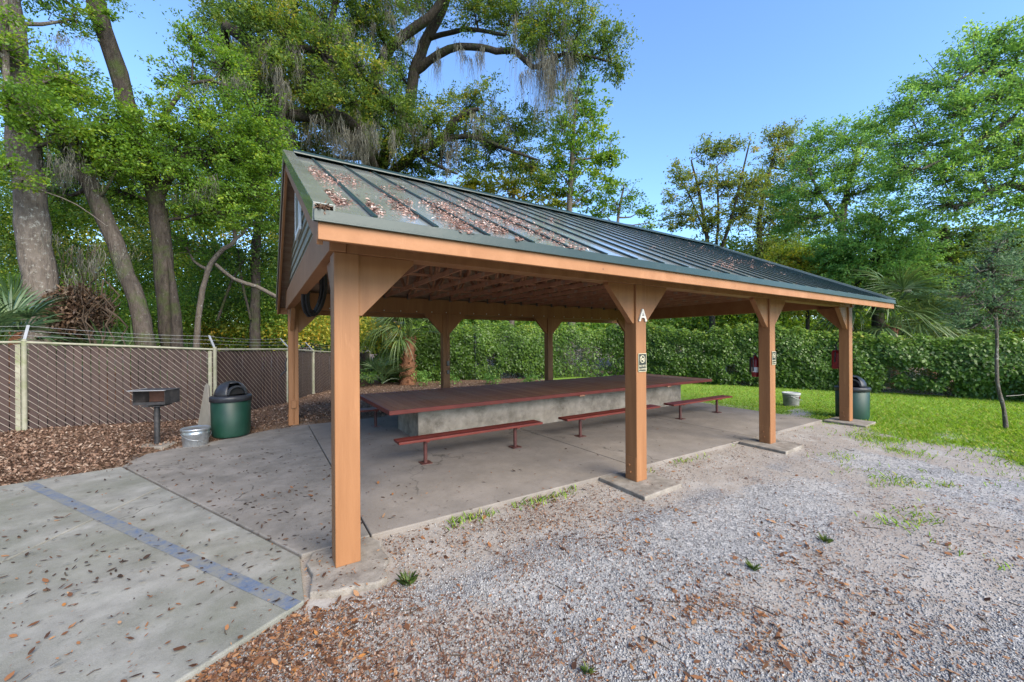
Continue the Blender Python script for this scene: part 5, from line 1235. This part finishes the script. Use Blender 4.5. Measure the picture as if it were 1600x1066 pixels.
# mulch
u, v = img_area_points(330000, 5, 24, x0=-60, x1=1100); mul_, gr_d, sa_, da_ = density(u, v); ok = (rng.random(len(u)) < mul_ * .62) & (v < 23); u, v = u[ok], v[ok]
ok = ~on_slab(u, v)[0] & ~on_slab(u, v)[1]; u, v = u[ok], v[ok]
litter('leaf_mulch', 'thick brown leaf mulch along the fence and behind the slab', u, v,   .050, .020, M_lit2, .01, 1.3, terrain(u, v))
u, v = img_area_points(420, 2.1, 9); a, b, f = on_slab(u, v); ok = ~(a | f) & (rng.random(len(u)) < np.where(b, .06, .7)); u, v = u[ok], v[ok]; mb = MB(); zz = surf_z(u, v)[0]
for x, y, z in zip(u, v, zz):
    an = rng.random() * 2 * PI; ln = .02 + .08 * rng.random() ** 2; d = np.array([math.cos(an), math.sin(an), 0]) * ln; q = np.array([x, y, z + .006]); mb.tube([q - d, q + rng.normal(size=3) * .006 * np.array([1, 1, .3]), q + d], .0022 + .0018 * rng.random(), 4, cap=False)
o = mb.build('twigs', M_deadv); tag(o, 'small dry twigs lying among the gravel and leaves', 'twigs', kind='stuff')
# grass
u, v = img_area_points(150000, 5.5, 24, x0=900, x1=1680); mul_, gr_d, sa_, da_ = density(u, v); a, b, f = on_slab(u, v)
ok = ~(a | b | f) & (rng.random(len(u)) < gr_d ** 1.5) & (u < np.interp(v, HP[:5, 1], HP[:5, 0]) + .3); u, v = u[ok], v[ok]
u2, v2 = img_area_points(60000, 3.5, 14, x0=700, x1=1660); m2, g2_, _, _ = density(u2, v2); a, b, f = on_slab(u2, v2)
tuft = sst(.62, .74, fbm(u2 * 1.4 + 14, v2 * 1.4 + 33, 3)) * sst(-6, -.5, grass_d(u2, v2)) * .35 + .5 * np.exp(-((v2 - 4.12) / .1) ** 2) * sst(.5, .65, vnoise(u2 * 2, v2))
ok = ~(a | b | f) & (rng.random(len(u2)) < tuft) & (m2 < .5); u = np.concatenate([u, u2[ok]]); v = np.concatenate([v, v2[ok]])
n = len(u); z = terrain(u, v); hgt = .028 + .045 * rng.random(n); az = rng.random(n) * 2 * PI; lean = (.4 + .9 * rng.random(n)) * hgt; w = .0055
c0 = np.stack([u, v, z - .004], 1); sd = np.stack([-np.sin(az), np.cos(az), np.zeros(n)], 1) * w; fw = np.stack([np.cos(az), np.sin(az), np.zeros(n)], 1)
mid = c0 + fw * (lean * .35)[:, None]; mid[:, 2] += hgt * .6; tip = c0 + fw * lean[:, None]; tip[:, 2] += hgt
V = np.stack([c0 - sd, c0 + sd, mid + sd * .7, tip, mid - sd * .7], 1).reshape(-1, 3)
M_gr = leafmat('grass_blade', [(0, (.12, .23, .028)), (.5, (.19, .36, .036)), (.8, (.27, .39, .055)), (1, (.42, .36, .14))], .35, .5, .25)
o = obj_np('grass', V, np.arange(n * 5), 5, M_gr); tag(o, 'short bright green grass at the right below the vine fence', 'grass', kind='stuff')
# weed tufts in the gravel
M_weed = leafmat('weed_blade', [(0, (.05, .10, .02)), (.6, (.09, .16, .03)), (1, (.17, .21, .06))], .3)
for (x, y, s, lb) in ((638, 912, 1.0, 'green grass tuft in the gravel beside the nearest post footing'), (1178, 885, .7, 'small green weed alone in the middle of the gravel'), (918, 1046, .6, 'tiny green weed at the bottom edge of the gravel'), (1290, 842, .8, 'thin weed tuft in the gravel toward the right'), (1005, 735, .7, 'weed tuft at the slab edge in front of the second post')):
    r_, uu = ray(x, y); d = -(CH + .05) / uu; q = np.array([d * (r_ * S_ + C_), d * (-r_ * C_ + S_)]); zq = float(terrain(*q))
    w_ = thing('weed_tuft', lb, 'weed', (q[0], q[1], zq), 'weed tufts in the gravel')
    n = int(60 * s); az = rng.random(n) * 2 * PI; rr = rng.random(n) * .05 * s; hgt = (.03 + .06 * rng.random(n)) * s; fw = np.stack([np.cos(az), np.sin(az), np.zeros(n)], 1)
    c0 = np.array([q[0], q[1], zq]) + fw * rr[:, None]; sd = np.stack([-np.sin(az), np.cos(az), np.zeros(n)], 1) * .0035; mid = c0 + fw * (hgt * .3)[:, None]; mid[:, 2] += hgt * .65; tip = c0 + fw * (hgt * .9)[:, None]; tip[:, 2] += hgt
    obj_np('blades', np.stack([c0 - sd, c0 + sd, mid + sd * .7, tip, mid - sd * .7], 1).reshape(-1, 3), np.arange(n * 5), 5, M_weed, w_)
# ferns and low green plants along the back fence foot
B = [(590, 580, 16, 10, 20.5), (575, 588, 12, 8, 19.5), (660, 590, 14, 8, 19), (700, 592, 14, 7, 19), (770, 592, 12, 8, 18.5), (830, 594, 16, 6, 18.6), (950, 594, 16, 6, 20)]
mass('low_plants', 'low leafy plants at the foot of the vines behind the table', 'plants', LM_lt, B, (.13, .06), 1.2, 20, .15)
# leaf litter on the roof
def roof_pt(x, y):
    r_, uu = ray(x, y); vv = -r_ * C_ + S_; d = (EZ - EVF * SL - CH) / (uu - vv * SL); return d * (r_ * S_ + C_), d * vv
cl = []
Zs = lambda s, o, L: [(o[0] + a / s, o[1] + b / s, w_, k_) for a, b, w_, k_ in L]
cl += Zs(3.5525, (420, 220), [(230, 160, 22, 60), (270, 185, 26, 110), (320, 205, 30, 130), (360, 225, 26, 90), (420, 205, 24, 60), (450, 225, 24, 70), (480, 245, 26, 50), (330, 290, 18, 50), (360, 320, 22, 80), (395, 345, 22, 90), (430, 350, 16, 30), (550, 360, 14, 45), (590, 390, 18, 70), (620, 405, 12, 30), (620, 270, 16, 40), (660, 310, 20, 60), (700, 345, 22, 80), (735, 375, 22, 90), (770, 400, 22, 80), (800, 430, 14, 30), (700, 265, 20, 35), (740, 275, 16, 30), (760, 345, 18, 50), (880, 345, 24, 90), (920, 365, 26, 120), (960, 395, 28, 140), (1000, 425, 30, 160), (1040, 455, 28, 150), (1080, 490, 24, 120), (1100, 520, 12, 40), (1000, 365, 30, 100), (1060, 385, 34, 140), (1110, 345, 26, 100), (1150, 360, 34, 120), (1190, 385, 34, 140), (1240, 410, 34, 140), (1180, 455, 26, 100), (1220, 480, 28, 120), (1260, 500, 26, 110), (1300, 510, 20, 70), (1330, 430, 34, 120), (1380, 450, 34, 130), (1390, 560, 12, 30), (820, 260, 10, 12), (980, 300, 16, 24), (1330, 395, 20, 40)])
cl += Zs(2.665, (450, 0), [(880, 905, 22, 90), (930, 925, 26, 120), (980, 945, 26, 120), (1030, 965, 26, 110), (1080, 985, 26, 110), (1130, 1005, 22, 100), (1180, 1025, 20, 80), (1220, 1045, 16, 60), (1100, 920, 24, 60), (760, 850, 16, 40), (840, 880, 18, 60), (960, 1000, 12, 60)])
cl += Zs(3.636, (980, 300), [(520, 405, 16, 70), (560, 420, 20, 90), (600, 430, 16, 60), (590, 388, 14, 45), (640, 400, 16, 60), (700, 400, 14, 50), (710, 430, 10, 40), (790, 415, 16, 50), (820, 425, 10, 25), (360, 305, 12, 20), (420, 325, 14, 25), (480, 340, 14, 25), (300, 285, 14, 20), (200, 265, 14, 18), (570, 350, 10, 10), (880, 470, 10, 8), (1000, 480, 10, 6), (140, 320, 10, 15)])
PU = []; PV = []
for x, y, w_, k_ in cl:
    for _ in range(int(k_ * 1.0)):
        q = roof_pt(x + rng.normal() * w_ * .30, y + rng.normal() * w_ * .15); PU.append(q[0]); PV.append(q[1])
for _ in range(160):
    PU.append(UL + .3 + rng.random() ** 1.6 * 9); PV.append(EVF + .1 + rng.random() * 4.0)
PU = np.array(PU); PV = np.array(PV); ok = (PV > EVF - .03) & (PV < RV - .1) & (PU > UL) & (PU < UR); PU, PV = PU[ok], PV[ok]
n = len(PU); nr = np.array([0, -SL, 1.]); nr /= np.linalg.norm(nr)
Pz = np.stack([PU, PV, EZ + (PV - EVF) * SL], 1) + nr * (.006 + .02 * rng.random((n, 1)) ** 3)
nn = unit(n) * .5 + nr * 1.0; nn /= np.linalg.norm(nn, axis=1)[:, None]; a_ = unit(n); a_ -= nn * (a_ * nn).sum(1)[:, None]; a_ /= np.linalg.norm(a_, axis=1)[:, None]; b_ = np.cross(nn, a_)
Lr = .040 * (.6 + .7 * rng.random((n, 1))); Wr = .016 * (.7 + .7 * rng.random((n, 1)))
V = np.stack([Pz - a_ * Lr * .5, Pz + b_ * Wr * .5 + nn * Wr * .25, Pz + a_ * Lr * .5, Pz - b_ * Wr * .5 + nn * Wr * .25], 1)
hgt = ((V - np.array([0, EVF, EZ])) * nr).sum(2); V += nr * np.maximum(0, .004 - hgt)[..., None]
o = leaf_obj('roof_leaves', V.reshape(-1, 3), leafmat('roof_leaf', [(0, (.07, .035, .026)), (.35, (.17, .09, .07)), (.7, (.30, .18, .145)), (.92, (.44, .32, .27)), (1, (.55, .47, .42))], .05, .75, .15)); tag(o, 'drifts of dry brown oak leaves lying on the green metal roof', 'leaves', kind='stuff')
# leaves stuffed in the open end of the rake trim
P = np.array([UL + .04, EVF - .01, EZ + .018]) + rng.normal(size=(60, 3)) * np.array([.034, .012, .013]); o = leaf_obj('trim_leaves', leaf_quads(P, .048, .013, .2, .4), M_lit2); tag(o, 'dry leaves stuffed into the open corner of the roof edge trim', 'leaves', kind='stuff')

# ------------------------------------------------------------------ light, sky, camera
SUN_EL, SUN_AZ = math.radians(34), math.radians(-82)      # azimuth from +X, counter-clockwise
sd_ = np.array([math.cos(SUN_AZ) * math.cos(SUN_EL), math.sin(SUN_AZ) * math.cos(SUN_EL), math.sin(SUN_EL)])
sl = bpy.data.lights.new('sun', 'SUN'); sl.energy = 2.8; sl.angle = math.radians(48); sl.color = (1, .93, .81)
so = link(bpy.data.objects.new('sun', sl)); so.rotation_euler = Vector(tuple(sd_)).to_track_quat('Z', 'Y').to_euler()
w = bpy.data.worlds.new('World'); scene.world = w; w.use_nodes = True; nt = w.node_tree; nt.nodes.clear()
bg = nt.nodes.new('ShaderNodeBackground'); sky = nt.nodes.new('ShaderNodeTexSky'); wo = nt.nodes.new('ShaderNodeOutputWorld')
sky.sky_type = 'NISHITA'; sky.sun_disc = False; sky.sun_elevation = SUN_EL
sky.sun_rotation = PI / 2 - SUN_AZ
sky.air_density = 1.0; sky.dust_density = .05; sky.ozone_density = 8.0; sky.altitude = 0
nt.links.new(sky.outputs[0], bg.inputs[0]); bg.inputs[1].default_value = .15; nt.links.new(bg.outputs[0], wo.inputs[0])
cam = bpy.data.cameras.new('camera'); cam.sensor_width = 36; cam.lens = 36 * F / 1600; cam.clip_start = .05; cam.clip_end = 2000
co = link(bpy.data.objects.new('camera', cam))
M = Matrix.Rotation(-(PI / 2 - TH), 4, 'Z') @ Matrix.Rotation(PI / 2, 4, 'X') @ Matrix.Rotation(ROLL, 4, 'Z'); M.translation = (0, 0, CH)
co.matrix_world = M; scene.camera = co
scene.view_settings.view_transform = 'Standard'; scene.view_settings.look = 'None'; scene.view_settings.use_white_balance = True; scene.view_settings.white_balance_temperature = 7050; scene.view_settings.white_balance_tint = 10; scene.view_settings.exposure = 1.58; scene.view_settings.gamma = 1
scene.cycles.max_bounces = 8; scene.cycles.diffuse_bounces = 4; scene.cycles.transmission_bounces = 4; scene.cycles.use_denoising = True
